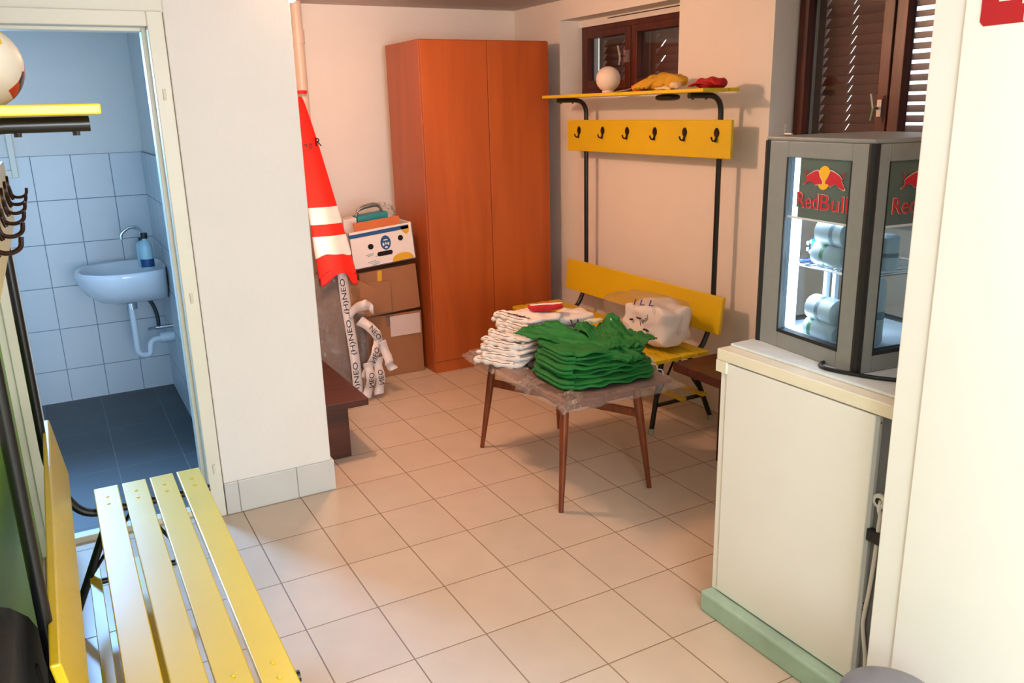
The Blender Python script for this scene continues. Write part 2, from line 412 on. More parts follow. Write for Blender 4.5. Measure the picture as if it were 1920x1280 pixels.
# ------------------------------------------------------------------ windows
def window(name, y0, y1, z0, z1, ysplit, x, hz, hy, gap=0):
    root = struct(MB().box(x-.02, x+.05, y0+.04, y1-.04, z0, z0+.045).box(x-.02, x+.05, y0+.04, y1-.04, z1-.035, z1)
                  .box(x-.02, x+.05, y0, y0+.04, z0, z1).box(x-.02, x+.05, y1-.04, y1, z0, z1).build(name, 'window_wood', bevel=.003))
    for (a, b) in ((y0+.03, ysplit-.004), (ysplit+.004, y1-.03)):
        s = MB(); st = .055
        s.box(x-.035, x+.019, a+st, b-st, z0+.04, z0+.04+st).box(x-.035, x+.019, a+st, b-st, z1-.03-st*.8, z1-.03)
        s.box(x-.035, x+.019, a, a+st, z0+.04, z1-.03).box(x-.035, x+.019, b-st, b, z0+.04, z1-.03)
        sh = s.build('sash', 'window_wood', root, bevel=.004)
        MB().box(x-.004, x, a+st-.005, b-st+.005, z0+.04+st-.005, z1-.03-st*.8+.005).build('pane', 'glass', sh)
    # louvred shutters outside
    c = MB(); xs = x+.13
    ss = ysplit+(.115 if name == 'window_2' else 0)
    for (a, b) in ((y0+.01, ss-.008), (ss+.008, y1-.01)):
        c.box(xs-.02, xs+.02, a, a+.05, z0, z1).box(xs-.02, xs+.02, b-.05, b, z0, z1)
        c.box(xs-.02, xs+.02, a, b, z0, z0+.06).box(xs-.02, xs+.02, a, b, z1-.06, z1)
        z = z0+.05; k = 0
        while z < z1-.06:
            m_ = (a+b)/2
            segs = [(a+.045, m_-.005), (m_+.005, b-.058)]
            if name == 'window_2' and a < ysplit-.1:
                segs[1] = (m_+.005, b-.19); c.obox((xs-.02, b-.19, z+.006), (.035, 0, .026), (0, .145, 0), (.003, 0, -.003))
            if name == 'window_1' and a < ysplit-.1 and k in (3, 5): segs[1] = (m_+.005, b-.115); segs.append((b-.095, b-.05))
            k += 1
            for (p_, q_) in segs: c.obox((xs-.03, p_, z), (.045, 0, .052), (0, q_-p_, 0), (.004, 0, -.004))
            z += .043
    c.build('shutter', 'shutter', root)
    h = MB(); xx = x-.05
    h.box(xx+.004, xx+.016, hy-.011, hy+.011, hz-.035, hz+.035)
    h.tube([(xx+.01, hy, hz), (xx-.03, hy, hz)], .007, 8)
    h.tube([(xx-.03, hy, hz), (xx-.035, hy+.012, hz+.06)], .007, 8).tube([(xx-.03, hy, hz), (xx-.028, hy+.01, hz-.05)], .006, 8)
    h.build('handle', 'chrome', root, smooth=40)
    return root
window('window_1', .60, 1.71, 1.70, 2.128, 1.165, 2.69, 1.925, 1.21)
window('window_2', -1.14, -.10, 1.14, 2.2, -.648, 2.69, 1.60, -.615)
sbox('trim_window_lintel', 'plaster', 2.66, 2.78, .55, 1.72, 2.128, 2.17)
sbox('trim_window_crack', 'dark_gap', 2.652, 2.66, .55, 1.4, 2.156, 2.160)
sbox('trim_window_sill', 'plaster', 2.64, 2.8, .55, 1.72, 1.66, 1.702)
sbox('trim_window_sill_near', 'plaster', 2.64, 2.8, -1.15, -.12, 1.08, 1.142)

# ------------------------------------------------------------------ drain pipe in the corner
p = MB().tube([(.945, 2.22, 0), (.945, 2.22, H)], .036, 20)
p = p.build('drain_pipe', 'pipe', smooth=50); tag(p, 'cream vertical drain pipe in the corner above the red folded cloth', 'pipe')
MB().tube([(.945, 2.22, 2.05), (.945, 2.22, 2.13)], .041, 20).build('collar', 'pipe', p, smooth=50)

# ------------------------------------------------------------------ wardrobe
wd = thing('wardrobe', (1.93, 1.92, 0), 'tall cherry brown two-door wardrobe against the back wall', 'wardrobe')
MB().box(1.492, 2.372, 1.664, 2.19, .0, 2.042).build('carcass', 'wardrobe_side', wd, bevel=.002)
MB().box(1.494, 2.370, 1.650, 1.664, .0, .075).build('plinth', 'wardrobe', wd, bevel=.001)
MB().box(1.496, 1.933, 1.644, 1.662, .078, 2.036).build('door', 'wardrobe', wd, bevel=.0015)
MB().box(1.937, 2.370, 1.644, 1.662, .078, 2.036).build('door', 'wardrobe', wd, bevel=.0015)
MB().box(1.500, 2.366, 1.660, 1.667, .07, 2.038).build('gap_shadow_strip', 'dark_gap', wd)

# ------------------------------------------------------------------ changing-room benches
def bench(P, us, hooks, dz, shz, shd, L, label, hookd=1.0):
    base = Vector(P(L/2, .2, 0))
    root = thing('changing_bench', base, label, 'bench', 'yellow changing-room benches with coat racks')
    R = .0135
    def bx(d0, d1, u0, u1, z0, z1):
        a = P(u0, d0, z0); b = P(u1, d1, z1)
        return (min(a[0], b[0]), max(a[0], b[0]), min(a[1], b[1]), max(a[1], b[1]), min(a[2], b[2]), max(a[2], b[2]))
    for i in range(4):
        d = .115+i*.0885
        pl = MB().box(*bx(d, d+.076, 0, L, .412, .432)).build('seat_slat', 'yellow', root, bevel=.003)
        for u in us:
            for q in (-.03, .03):
                MB().lathe([(0.006, 0), (.004, .003), (0, .0035)], P(u+q, d+.038, .432), seg=8).build('screw', 'yellow', pl, smooth=30)
    # backrest with slightly tilted face and hook board
    za, zb = .503, .692+(.012 if dz else 0)
    tb_ = .004 if dz else .0145
    c4 = [P(0, .040-(.008 if dz else 0), za), P(L, .040-(.008 if dz else 0), za), P(L, .060-(.008 if dz else 0), za), P(0, .060-(.008 if dz else 0), za), P(0, tb_, zb), P(L, tb_, zb), P(L, tb_+.02, zb), P(0, tb_+.02, zb)]
    MB().hexa(c4).build('backrest', 'yellow', root, bevel=.004)
    hb = MB().box(*bx(.014, .032, 0, L, 1.376+dz, 1.560+dz)).build('hook_board', 'yellow', root, bevel=.004)
    hk = 1 if dz else 0
    for u in hooks:
        h = MB(); z = 1.494+dz
        pts = []
        for k in range(12):
            a = 2*PI*k/12; pts.append(P(u+(.016+.003*hk)*math.sin(a)*(abs(math.sin(a))**.5), .0325, z+.005+.024*math.cos(a)))
        n = Vector(P(0, 1, 0))-Vector(P(0, 0, 0))
        h.prism(pts, n*.006)
        h.tube(smoothpath([P(u, .036, z), P(u, .042, z-.028), P(u, .054+.006*hk, z-.034), P(u, .064+.012*hk, z-.026), P(u, .068+.012*hk, z-.014+.006*hk)], 5), .0042, 8)
        h.tube(smoothpath([P(u, .036, z-.01), P(u, .038, z-.028), P(u, .042, z-.04)], 4), .0045, 8)
        h.build('coat_hook', 'hook_metal', hb, smooth=45)
    MB().box(*bx(-.01, .052, 0, L, shz, shz+.017)).build('shelf_board', 'yellow', root, bevel=.003)
    MB().box(*bx(.057, shd, 0, L, shz, shz+.017)).build('shelf_board', 'yellow', root, bevel=.003)
    for u in us:
        zt = shz-R-.001
        up = fillet([P(u, shd-.012, zt), P(u, 0, zt), P(u, 0, .60), P(u, .022, .50), P(u, .075, .41-R), P(u, .47, .41-R)], .085, 7)
        t = MB().tube(up, R, 14).build('upright', 'black_metal', root, smooth=45)
        for d in (shd-.035, shd*.45): MB().tube([P(u, d, zt-R-.006), P(u, d, zt)], .006, 8).build('bolt', 'black_metal', t, smooth=40)
        fl = MB().tube([P(u, .325, .405), P(u, .385, .02)], R, 12).build('leg', 'black_metal', root, smooth=45)
        MB().tube([P(u, .385, .03), P(u, .388, 0)], R*1.15, 12).build('foot', 'rubber', fl, smooth=45)
        rl = MB().tube([P(u, .16, .405), P(u, -.01, .02)], R, 12).build('leg', 'black_metal', root, smooth=45)
        MB().tube([P(u, -.008, .03), P(u, -.014, 0)], R*1.15, 12).build('foot', 'rubber', rl, smooth=45)
        MB().tube([P(u, .37, .15), P(u, .045, .15)], R*.8, 10).build('crossbar', 'black_metal', root, smooth=45)
        for d2 in (.052, .366): MB().tube([P(u, .235, .40), P(u, d2, .16)], .006, 8).build('brace', 'black_metal', root, smooth=45)
    for d in (.06, .20):
        MB().box(*bx(d, d+.035, .06, L-.06, .162, .178)).build('shoe_rack_slat', 'yellow', root, bevel=.002)
    return root
bench(lambda u, d, z: (2.40-d, -.02+u, z), (.11, 1.28), (1.306, 1.058, .82, .574, .332, .096), 0, 1.690, .215, 1.44,
      'yellow slatted bench with coat rack against the right wall, behind the table')
bench(lambda u, d, z: (-.66+d, -.13-u, z), (.12, 1.28), (.10, .35, .60, .84, 1.08, 1.32), -.035, 1.648, .226, 1.44,
      'yellow slatted bench with coat rack along the green wall in the left foreground')

# ------------------------------------------------------------------ items on the right coat rack shelf
SZ = 1.7075
t = thing('ball', (2.30, .893, SZ), 'plain white ball on the coat rack shelf in front of the window', 'ball')
MB().lathe([(0.0, -.068)]+[(.068*math.cos(a), .068*math.sin(a)) for a in [(-80+i*10)*PI/180 for i in range(17)]]+[(0, .068)], (2.30, .893, SZ+.0745), seg=32).build('sphere', 'ball_white', t, smooth=0)
MB().lathe([(.030, 0), (.034, .003), (.034, .010), (.028, .016), (0, .016)], (2.30, .893, SZ), seg=24).build('base_ring', 'ball_white', t, smooth=30)
g = MB().grid(lambda u, v: (2.28+.03*v, .80-.17*u, SZ+.003+.03*max(0, u-.25)+.004*math.sin(6*u+3*v)), 14, 4).build('strap', 'grey_cloth', solid=.004, smooth=0)
tag(g, 'thin grey strap lying beside the white ball on the shelf', 'strap')
mu = thing('glove', (2.30, .42, SZ), 'crumpled mustard yellow gloves lying on the coat rack shelf', 'gloves')
MB().blob((2.31, .40, SZ+.042), (.055, .15, .042), 0, 2.0, .014, 24, 3, 18).build('glove_body', 'mustard', mu, smooth=0)
for i in range(4):
    y = .56-.035*i
    MB().tube(smoothpath([(2.275, y-.06, SZ+.055), (2.262, y-.01, SZ+.038+.003*i), (2.254, y+.04, SZ+.016)], 5), [.012]*10+[.009], 10).build('finger', 'mustard', mu, smooth=60)
MB().blob((2.285, .29, SZ+.022), (.025, .03, .019), .3, 2.2, .006, 40, 5, 8).build('cuff', 'cream_cloth', mu, smooth=0)
MB().blob((2.275, .375, SZ+.011), (.018, .06, .010), .1, 2.2, .006, 40, 6, 8).build('cuff_trim', 'cream_cloth', mu, smooth=0)
o = MB().blob((2.29, .615, SZ+.021), (.022, .030, .022), .5, 2.2, .008, 40, 8, 10).build('rag', 'orange_cloth', smooth=0)
tag(o, 'small orange rag beside the mustard gloves on the shelf', 'rag')
rc = thing('cap', (2.30, .06, SZ), 'red cap lying at the right end of the coat rack shelf', 'cap')
MB().blob((2.31, .065, SZ+.024), (.05, .082, .026), 0, 2.6, .010, 30, 11, 14).build('crown', 'red_cloth', rc, smooth=0)
MB().grid(lambda u, v: (2.262-.035*v, .135-.13*u, SZ+.012+.02*math.sin(PI*u)*(1-v*.4)), 12, 5).build('visor', 'red_cloth', rc, solid=.005, smooth=0)
bp = MB().blob((2.33, .41, 1.6725), (.05, .064, .0165), 0, 3, 0, 1, 1, 8).build('pouch', 'black_plastic', smooth=0)
tag(bp, 'small black pouch hanging under the middle of the coat rack shelf', 'pouch')

# ------------------------------------------------------------------ table
tb = thing('table', (1.42, 0, 0), 'low brown wooden table with splayed tapered legs, piled with sportswear', 'table')
MB().box(1.15, 1.70, -.44, .425, .486, .505).build('tabletop', 'table_wood', tb, bevel=.006)
for (fx, fy, tx, ty) in [(1.156, -.396, 1.213, -.345), (1.193, .405, 1.245, .345), (1.615, -.404, 1.573, -.345), (1.655, .412, 1.600, .345)]:
    MB().tube([(tx, ty, .486), (tx*.75+fx*.25, ty*.75+fy*.25, .365), (fx, fy, .0)], [.0185, .019, .0105], 14).build('leg', 'table_wood', tb, smooth=50)
for q in (((1.215, -.34, .425), (.02, 0, 0), (.03, .68, 0)), ((1.585, -.34, .425), (-.02, 0, 0), (.02, .68, 0)), ((1.215, -.35, .425), (.36, 0, 0), (0, .02, 0)), ((1.245, .335, .425), (.35, 0, 0), (0, .02, 0))):
    MB().obox(*q, (0, 0, .061)).build('apron', 'table_wood', tb, bevel=.002)
for (a, b2) in [((1.232, .378, .345), (1.585, -.362, .345)), ((1.198, -.362, .345), (1.612, .372, .345))]:
    a, b2 = Vector(a), Vector(b2); d = (b2-a).normalized(); n = Vector((-d.y, d.x, 0))*.008
    MB().obox(a-n-Vector((0, 0, .018)), b2-a, n*2, (0, 0, .036)).build('stretcher', 'table_wood', tb, bevel=.002)

# plastic sheet on table
def sheet(u, v):
    x = 1.115+.63*u; y = -.485+.93*v
    z = .5095+.003*(1+noise.noise((x*18, y*18, 0)))
    e = max(1.15-x, x-1.70, -.44-y, y-.425, 0)
    r = .006*noise.noise((x*30, y*30, 4))
    if e > 0: z = .5075-e*.75+r
    return (x+r, y+r, z)
sh = MB().grid(sheet, 50, 70).build('plastic_sheet', 'film_hazy', smooth=0, solid=.0008); tag(sh, 'crumpled clear plastic sheet spread on the table under the clothes', 'plastic sheet')
# crumpled bits of the same sheet sticking out at the near corner
for (cx, cy, sd) in [(1.18, -.44, 1), (1.13, -.18, 2), (1.14, .30, 3)]:
    MB().grid(lambda u, v: (cx-.03+.07*u+.02*noise.noise((u*6, v*6, sd)), cy-.05+.11*v+.02*noise.noise((u*6, v*6, sd+5)), .525+.02*noise.noise((u*9, v*9, sd+9))-.05*(1-u)*(1-u)), 14, 14).build('crumpled_edge', 'film_hazy', sh, smooth=0)

# green folded shorts pile
gz = .516
ordn = ['lowest', 'second', 'third', 'fourth', 'fifth', 'sixth', 'seventh', 'eighth']
rnd = random.Random(4)
for i in range(8):
    hx, hy = .235-.006*i, .205-.005*i
    h = .0085
    cx = 1.455+rnd.uniform(-.012, .014); cy = -.195+.006*i+rnd.uniform(-.01, .01)
    mb = MB(); rz = rnd.uniform(-.14, .14)
    off = Vector((i*5.1, 0, 0))
    zc = gz+h+i*.0166
    mb.blob((cx, cy, zc), (hx, hy, h), rz, 4.5, .011, 15, i+20, 22, wave=.0045, wk=52)
    g = mb.build('folded_shorts', 'green_cloth', smooth=0)
    tag(g, 'folded green shorts, %s from the bottom of the green pile on the table' % ordn[i] if i else 'folded green shorts at the very bottom of the green pile on the table', 'shorts', 'green shorts piled on the table')
    # rolled front edge fold and white drawstring
    MB().tube(smoothpath([(cx-hx+.03, cy-hy+.035, zc+.004), (cx-hx-.004, cy-hy*.6, zc-.001), (cx-hx-.007, cy-hy*.1, zc+.003), (cx-hx+.002, cy+hy*.45, zc)], 6), .0085, 8).build('folded_edge', 'green_cloth', g, smooth=0)
    yy = cy-hy+.03+.022*i
    MB().tube(smoothpath([(cx+hx-.012, yy+.012, zc+.007), (cx+hx+.007, yy+.004, zc+.004), (cx+hx+.011, yy-.006, zc-.012), (cx+hx+.014, yy-.004, zc-.028)], 5), .0028, 6).build('drawstring', 'white_cloth', g, smooth=0)
# two loose green garments draped over the pile
def crease(u, v, sd):
    r = 0
    for k, (f_, a) in enumerate(((3.1, .018), (6.5, .010), (13, .005))):
        r += a*(.5-abs(noise.noise((u*f_+v*f_*.4, v*f_*1.6-u*f_*.5, sd+k*3.3)))*2)
    return r
def flapA(u, v):  # left flap, tip pointing to the front
    w = 1-.75*u
    x = 1.345+.13*u+(v-.5)*.29*w+.05*u; y = .06-.47*u
    z = .655-.030*u+.025*math.sin(PI*v)*(1-u)+.008*math.sin(11*v+5*u)+crease(u, v, 1)-.012
    return (x, y, z+.02*(1-u))
g = MB().grid(flapA, 60, 44).build('draped_shorts', 'green_cloth', smooth=0, solid=.005)
tag(g, 'loose green shorts draped pointing to the front over the left of the green pile', 'shorts', 'loose green shorts on top of the pile')
def flapB(u, v):
    x = 1.46+.24*v; y = -.33+.33*u
    z = .645+.034*u*(.4+.6*v)+.014*math.sin(9*v-7*u)*(.5+u)+crease(u, v, 7)
    return (x, y, z)
g = MB().grid(flapB, 60, 44).build('draped_shorts', 'green_cloth', smooth=0, solid=.005)
tag(g, 'loose crumpled green shorts standing up on the right top of the green pile', 'shorts', 'loose green shorts on top of the pile')
MB().blob((1.675, -.03, .690), (.018, .035, .022), .4, 2.2, .008, 40, 3, 8).build('crumpled_leg', 'green_cloth', g, smooth=0)
MB().tube(smoothpath([(1.645, -.06, .700), (1.640, -.085, .68), (1.643, -.095, .65)], 5), .0035, 6).build('drawstring', 'white_cloth', g, smooth=0)
MB().blob((1.60, .01, .682), (.045, .012, .010), -.3, 2.2, .005, 40, 3, 8).build('waistband', 'cream_cloth', g, smooth=0)

# white jerseys, fanned stack at the back left of the table
for i in range(8):
    cx = 1.262+.022*i+rnd.uniform(-.012, .012); cy = .185+.008*i; zc = .523+.0235*i
    rz = .5-.04*i+rnd.uniform(-.12, .12)
    j = MB().blob((cx, cy, zc), (.145-.004*i, .125, .0115), rz, 4, .012, 16, i+50, 16, wave=.004, wk=40).build('folded_jersey', 'white_cloth', smooth=0)
    lab = 'folded white striped jersey at the bottom of the white stack on the table' if i == 0 else ('folded white jersey with black lettering on top of the white stack' if i == 7 else 'folded white striped jersey, %s from the bottom of the white stack' % ordn[i])
    tag(j, lab, 'jersey', 'white jerseys stacked on the table')
    ux, uy = math.cos(rz), math.sin(rz)
    # rolled sleeves at the end towards the camera side, with thin black piping
    e = Vector((cx, cy, zc)) + Vector((-ux, -uy, 0))*(.140-.004*i)
    tdir = Vector((-uy, ux, 0)); fd = Vector((-ux, -uy, 0))
    for q in range(2):
        c = e+tdir*(.02+.03*q+rnd.uniform(-.02, .02))-fd*.034*q; l_ = .095+rnd.uniform(-.02, .015)
        pth = smoothpath([c+tdir*l_+fd*.008, c+tdir*l_*.5+fd*.003+Vector((0, 0, .003)), c+Vector((0, 0, rnd.uniform(-.002, .004))), c-tdir*l_*.6, c-tdir*l_*1.15-fd*.02-Vector((0, 0, .003))], 6)
        n_ = len(pth); rr = [(.0145+.0035*math.sin(k*.9+q*2+i))*((.45, .8, .95)[k] if k < 3 else 1) for k in range(n_)]
        sl = MB().tube(pth, rr, 12).build('sleeve_roll', 'white_cloth', j, smooth=60)
        MB().tube([p+Vector((0, 0, r*.72))+fd*r*.72 for p, r in zip(pth, rr)][3:-1], .0013, 5).build('piping', 'black_print', sl)
    if i in (3, 5, 7):
        MB().tube([Vector((cx, cy, zc+.0125))-Vector((ux, uy, 0))*(.11-.004*i)+tdir*(k*.012-.08)+Vector((0, 0, .002*math.sin(k*2.5))) for k in range(14)], .0022, 5).build('hem_stripe', 'black_print', j)
    if i == 7:
        text('lettering', 'Gornal', 'black_print', j, Vector((cx, cy, zc+.0145))-Vector((ux, uy, 0))*.10+tdir*.07, -tdir, Vector((ux, uy, .1)).normalized(), width=.11, height=.022)
for i in range(4):
    cx = 1.590+.006*i; cy = .250-.008*i; zc = .531+.042*i
    m_ = 'white_cloth' if i != 1 else 'green_cloth'
    nm = ['striped white jersey at the bottom of the small stack behind the green pile', 'green jersey second in the small stack behind the green pile', 'white jersey third in the small stack behind the green pile', 'white and green jersey on top of the small stack behind the green pile'][i]
    j = MB().blob((cx, cy, zc), (.105, .10, .021), .2-.12*i, 4, .012, 18, i+70, 14, wave=.004, wk=50).build('folded_jersey', m_, smooth=0)
    tag(j, 'folded '+nm, 'jersey', 'jerseys in the small stack on the table')
    if i == 3: MB().blob((cx-.06, cy-.02, zc+.012), (.05, .04, .010), .4, 3, .007, 30, 9, 10).build('green_sleeve', 'green_cloth', j, smooth=0)
    for q in range(4):
        x0 = cx-.06+.035*q; MB().tube(smoothpath([(x0, cy-.085, zc+.010), (x0+.004, cy-.100, zc+.006), (x0+.002, cy-.105, zc-.006)], 4), .003, 6).build('trim_stripe', 'black_cloth' if i != 1 else 'white_cloth', j, smooth=0)
r_ = thing('folded_garment', (1.46, .24, .71), 'folded red and white garment on top of the white jersey stack', 'garment')
MB().blob((1.475, .235, .722), (.085, .045, .014), -.3, 3.5, .005, 20, 31, 12).build('red_fold', 'red_cloth', r_, smooth=0)
MB().blob((1.473, .228, .7365), (.08, .014, .004), -.3, 3, .003, 20, 32, 8).build('white_stripe', 'white_cloth', r_, smooth=0)
bb = MB().blob((1.30, -.005, .524), (.06, .05, .013), .3, 2.5, .008, 30, 33, 10).build('folded_socks', 'black_cloth', smooth=0)
tag(bb, 'black folded socks between the white stack and the green pile', 'socks')

# ------------------------------------------------------------------ bag on right bench
BZ = .4335
bg = thing('plastic_bag', (2.13, .28, BZ), 'clear plastic bag of white kit sitting on the yellow bench by the right wall', 'plastic bag')
def bagmesh(c, s, rz, amp, sc, seed): return MB().blob(c, s, rz, 3.2, amp, sc, seed, 20)
MB().blob((2.125, .205, BZ+.125), (.115, .165, .105), .1, 4.5, .026, 12, 3, 26).build('kit_bundle', 'white_cloth', bg, smooth=0)
bagmesh((2.135, .30, BZ+.134), (.13, .265, .118), .1, .022, 9, 9).build('clear_film', 'film', bg, smooth=0)
for (y, z, l) in [(.19, .60, .04), (.13, .55, .05), (.22, .52, .03), (.10, .47, .025), (.25, .58, .02)]:
    MB().blob((1.998, y, z), (.006, l*.5, .005), 0, 2.5, .004, 60, int(y*100), 5).build('print_mark', 'black_print', bg, smooth=0)
text('blue_lettering', 'I L L', 'blue_print', bg, (2.02, .265, .652), (.1, -.97, .12), (.4, 0, .9), width=.15, height=.03)
text('dark_lettering', 'real', 'black_print', bg, (1.990, .165, .565), (.05, -.8, .6), (.3, .5, .75), width=.07, height=.03)

# ------------------------------------------------------------------ dark wooden bench end behind the cabinet
br = thing('wooden_bench', (2.2, -.5, 0), 'dark brown wooden bench mostly hidden behind the white cabinet', 'bench')
MB().box(2.03, 2.34, -.86, -.045, .375, .42).build('seat', 'brown_wood', br, bevel=.005)
MB().box(2.06, 2.31, -.80, -.74, 0, .375).build('leg', 'brown_wood', br, bevel=.004)
MB().box(2.06, 2.31, -.40, -.34, 0, .375).build('leg', 'brown_wood', br, bevel=.004)

# ------------------------------------------------------------------ dark bench behind the pillar
bl = thing('wooden_bench', (.55, 1.0, 0), 'low dark brown wooden bench behind the white pillar', 'bench')
MB().box(.42, .678, .58, 1.36, .275, .312).build('seat', 'brown_wood', bl, bevel=.004)
MB().box(.43, .595, .655, .71, 0, .275).build('leg', 'brown_wood', bl, bevel=.003)
MB().box(.43, .595, 1.20, 1.255, 0, .275).build('leg', 'brown_wood', bl, bevel=.003)

# ------------------------------------------------------------------ cartons beside the wardrobe
c1 = thing('carton', (1.28, 1.95, 0), 'plain brown cardboard carton on the floor beside the wardrobe', 'box', 'brown cartons beside the wardrobe')
MB().box(1.09, 1.462, 1.762, 2.15, 0, .405).build('box_body', 'card', c1, bevel=.004)
MB().box(1.245, 1.448, 1.757, 1.7625, .26, .392).build('paper_label', 'paper', c1)['label'] = 'pale paper shipping label'
MB().box(1.222, 1.245, 1.759, 1.7625, .33, .40).build('label_tear', 'card_dark', c1)
c2 = thing('carton', (1.28, 1.95, .405), 'brown cardboard carton stacked second, under the white fruit box', 'box', 'brown cartons beside the wardrobe')
MB().obox((1.08, 1.752, .407), (.375, 0, .022), (0, .39, 0), (-.018, 0, .285)).build('box_body', 'card', c2, bevel=.004)
MB().obox((1.175, 1.748, .595), (.028, 0, .0), (0, .004, 0), (.006, 0, .10)).build('yellow_tape', 'banana', c2)['label'] = 'strip of yellow tape'
MB().obox((1.10, 1.74, .43), (.15, -.015, .0), (0, .004, 0), (.0, 0, .20)).build('open_flap', 'card', c2)
# fruit box
O = Vector((1.022, 1.722, .717)); U = Vector((.41, 0, .034)); Wv = Vector((0, .33, 0)); V = Vector((-.018, 0, .228))
bx_ = thing('fruit_box', O, 'white open cardboard fruit box with a blue top band, on the carton stack', 'box')
m_ = MB(); th = .008
un, vn = U.normalized(), V.normalized()
m_.obox(O, U, Vector((0, th, 0)), V).obox(O+Wv-Vector((0, th, 0)), U, Vector((0, th, 0)), V)
m_.obox(O, un*th, Wv, V).obox(O+U-un*th, un*th, Wv, V).obox(O, U, Wv, vn*th)
m_.build('box_body', 'box_white', bx_, bevel=.002)
def fb(u, v, y=-.002): return O+un*u+vn*v+Vector((0, y, 0))
def ell(u, v, a, b, n=20): return [fb(u+a*math.cos(2*PI*k/n), v+b*math.sin(2*PI*k/n)) for k in range(n)]
MB().prism([fb(0, .192), fb(.385, .194), fb(.385, .218), fb(0, .214)], (0, .0025, 0)).build('blue_band', 'box_blue', bx_)
hl = MB().prism(ell(.128, .125, .018, .017), (0, .0025, 0)).prism(ell(.325, .145, .017, .017), (0, .0025, 0))
hl.prism([fb(.213+.036*(1 if math.cos(a) > 0 else -1)*1+.014*math.cos(a), .070+.014*math.sin(a)) for a in [2*PI*k/20+.01 for k in range(20)]], (0, .0025, 0))
hl.build('hand_hole', 'hole', bx_)
MB().prism(ell(.226, .133, .033, .044), (0, .0025, 0)).build('oval_badge', 'box_blue', bx_)
mk = MB()
for (u, v, a, b) in [(.21, .125, .006, .010), (.226, .128, .005, .008), (.242, .125, .006, .010), (.226, .105, .010, .006), (.226, .150, .016, .003)]:
    mk.prism([p+Vector((0, -.001, 0)) for p in ell(u, v, a, b, 8)], (0, .001, 0))
mk.build('badge_print', 'sign_white', bx_)
mk = MB()
for (u, v, l) in [(.09, .075, .05), (.10, .066, .035), (.15, .058, .04), (.095, .030, .055), (.11, .020, .06), (.12, .010, .05)]:
    mk.prism([fb(u, v), fb(u+l, v+.006), fb(u+l, v+.010), fb(u, v+.003)], (0, .0025, 0))
mk.build('fine_print', 'can_grey', bx_)
MB().prism([fb(.255, .006), fb(.395, .010)]+[fb(.325+.07*math.cos(a), .012+.042*math.sin(a)) for a in [PI*k/10 for k in range(1, 10)]], (0, .0025, 0)).prism(
    [fb(.33, .212), fb(.39, .214), fb(.385, .175), fb(.365, .16), (fb(.345, .18))], (0, .0025, 0)).build('fruit_print', 'banana', bx_)
MB().obox(O+U*.12+V*.99+Vector((0, .02, 0)), U*.72, Vector((0, .006, 0)), Vector((.0, .02, .048))).build('brown_flap', 'card_orange', bx_)['label'] = 'orange-brown inner flap'
tq = MB().obox((1.135, 1.90, .76), (.20, 0, .02), (0, .10, 0), (-.005, 0, .255)).build('carton_small', 'turquoise', bevel=.003)
tq.name = 'gift_box'; tag(tq, 'turquoise box standing inside the white fruit box', 'box')
wb = MB().obox((1.038, 1.89, .76), (.085, 0, .008), (0, .10, 0), (-.004, 0, .245)).build('small_box', 'box_white', bevel=.003); tag(wb, 'small white box next to the turquoise box behind the red cloth', 'box')
cb = MB()
for k, (h, y) in enumerate([(.055, 1.93), (.045, 1.945), (.062, 1.95)]):
    cb.tube(smoothpath([(1.13+.01*k, y, 1.015), (1.15, y, 1.015+h*.7), (1.22, y, 1.02+h), (1.28, y, 1.035+h*.7), (1.305, y, 1.035)], 8), .006, 8)
cb = cb.build('cable', 'steel', smooth=45); tag(cb, 'coiled grey cable loops resting on the turquoise box', 'cable')
pf = MB().grid(lambda u, v: (1.30+.11*u+.02*noise.noise((u*7, v*7, 2)), 1.95+.05*v+.03*noise.noise((u*7, v*7, 6)), 1.0+.085*v*(1-.3*u)+.02*noise.noise((u*9, v*9, 3))), 14, 14).build('plastic_scrap', 'film_hazy', smooth=0)
tag(pf, 'torn clear plastic sticking up from the fruit box beside the wardrobe', 'plastic')

# ------------------------------------------------------------------ wrapped parcel with tape
pc = thing('parcel', (.72, 1.6, 0), 'large brown parcel wrapped in clear plastic with lettered white tape', 'parcel')
MB().hexa([(.45, 1.46, 0), (.90, 1.44, 0), (.93, 1.72, 0), (.45, 1.74, 0), (.46, 1.60, .71), (.925, 1.58, .735), (.94, 1.735, .735), (.46, 1.735, .71)]).build('carton_body', 'card_dark', pc, bevel=.01)
# cardboard flaps to the right of the tape
MB().hexa([(.90, 1.57, .52), (1.06, 1.58, .46), (1.06, 1.59, .46), (.90, 1.58, .52), (.92, 1.60, .735), (1.105, 1.60, .62), (1.105, 1.61, .62), (.92, 1.61, .735)]).build('torn_flap', 'card', pc)
def wrap(u, v):
    z = .75*v; x = .44+.50*u
    y = 1.445+.148*v-.018-.012*noise.noise((x*9, z*9, 3))-.02*math.sin(PI*u)
    return (x, y, z+.004)
MB().grid(wrap, 30, 44).build('plastic_wrap', 'film', pc, smooth=0)
def bulge(u, v):
    a = -.3+1.6*PI*.5*u*1.2; z = .50*v
    r = .085*(1-.45*v)*(1+.35*noise.noise((u*4, v*5, 8)))
    return (.925+.03*v+r*math.sin(a)*1.35, 1.46+.10*v-r*math.cos(a)*.6, z+.004+.012*noise.noise((u*8, v*8, 1)))
MB().grid(bulge, 30, 40).build('plastic_bulge', 'film_hazy', pc, smooth=0)
def tape_(u, v):
    z = .012+.745*v; x = .862+.058*u+.012*v+.006*math.sin(5*v)
    return (x, 1.415+.150*v-.006-.006*math.sin(7*v), z)
tpe = MB().grid(tape_, 2, 40).build('tape', 'tape', pc, solid=.001, smooth=0)
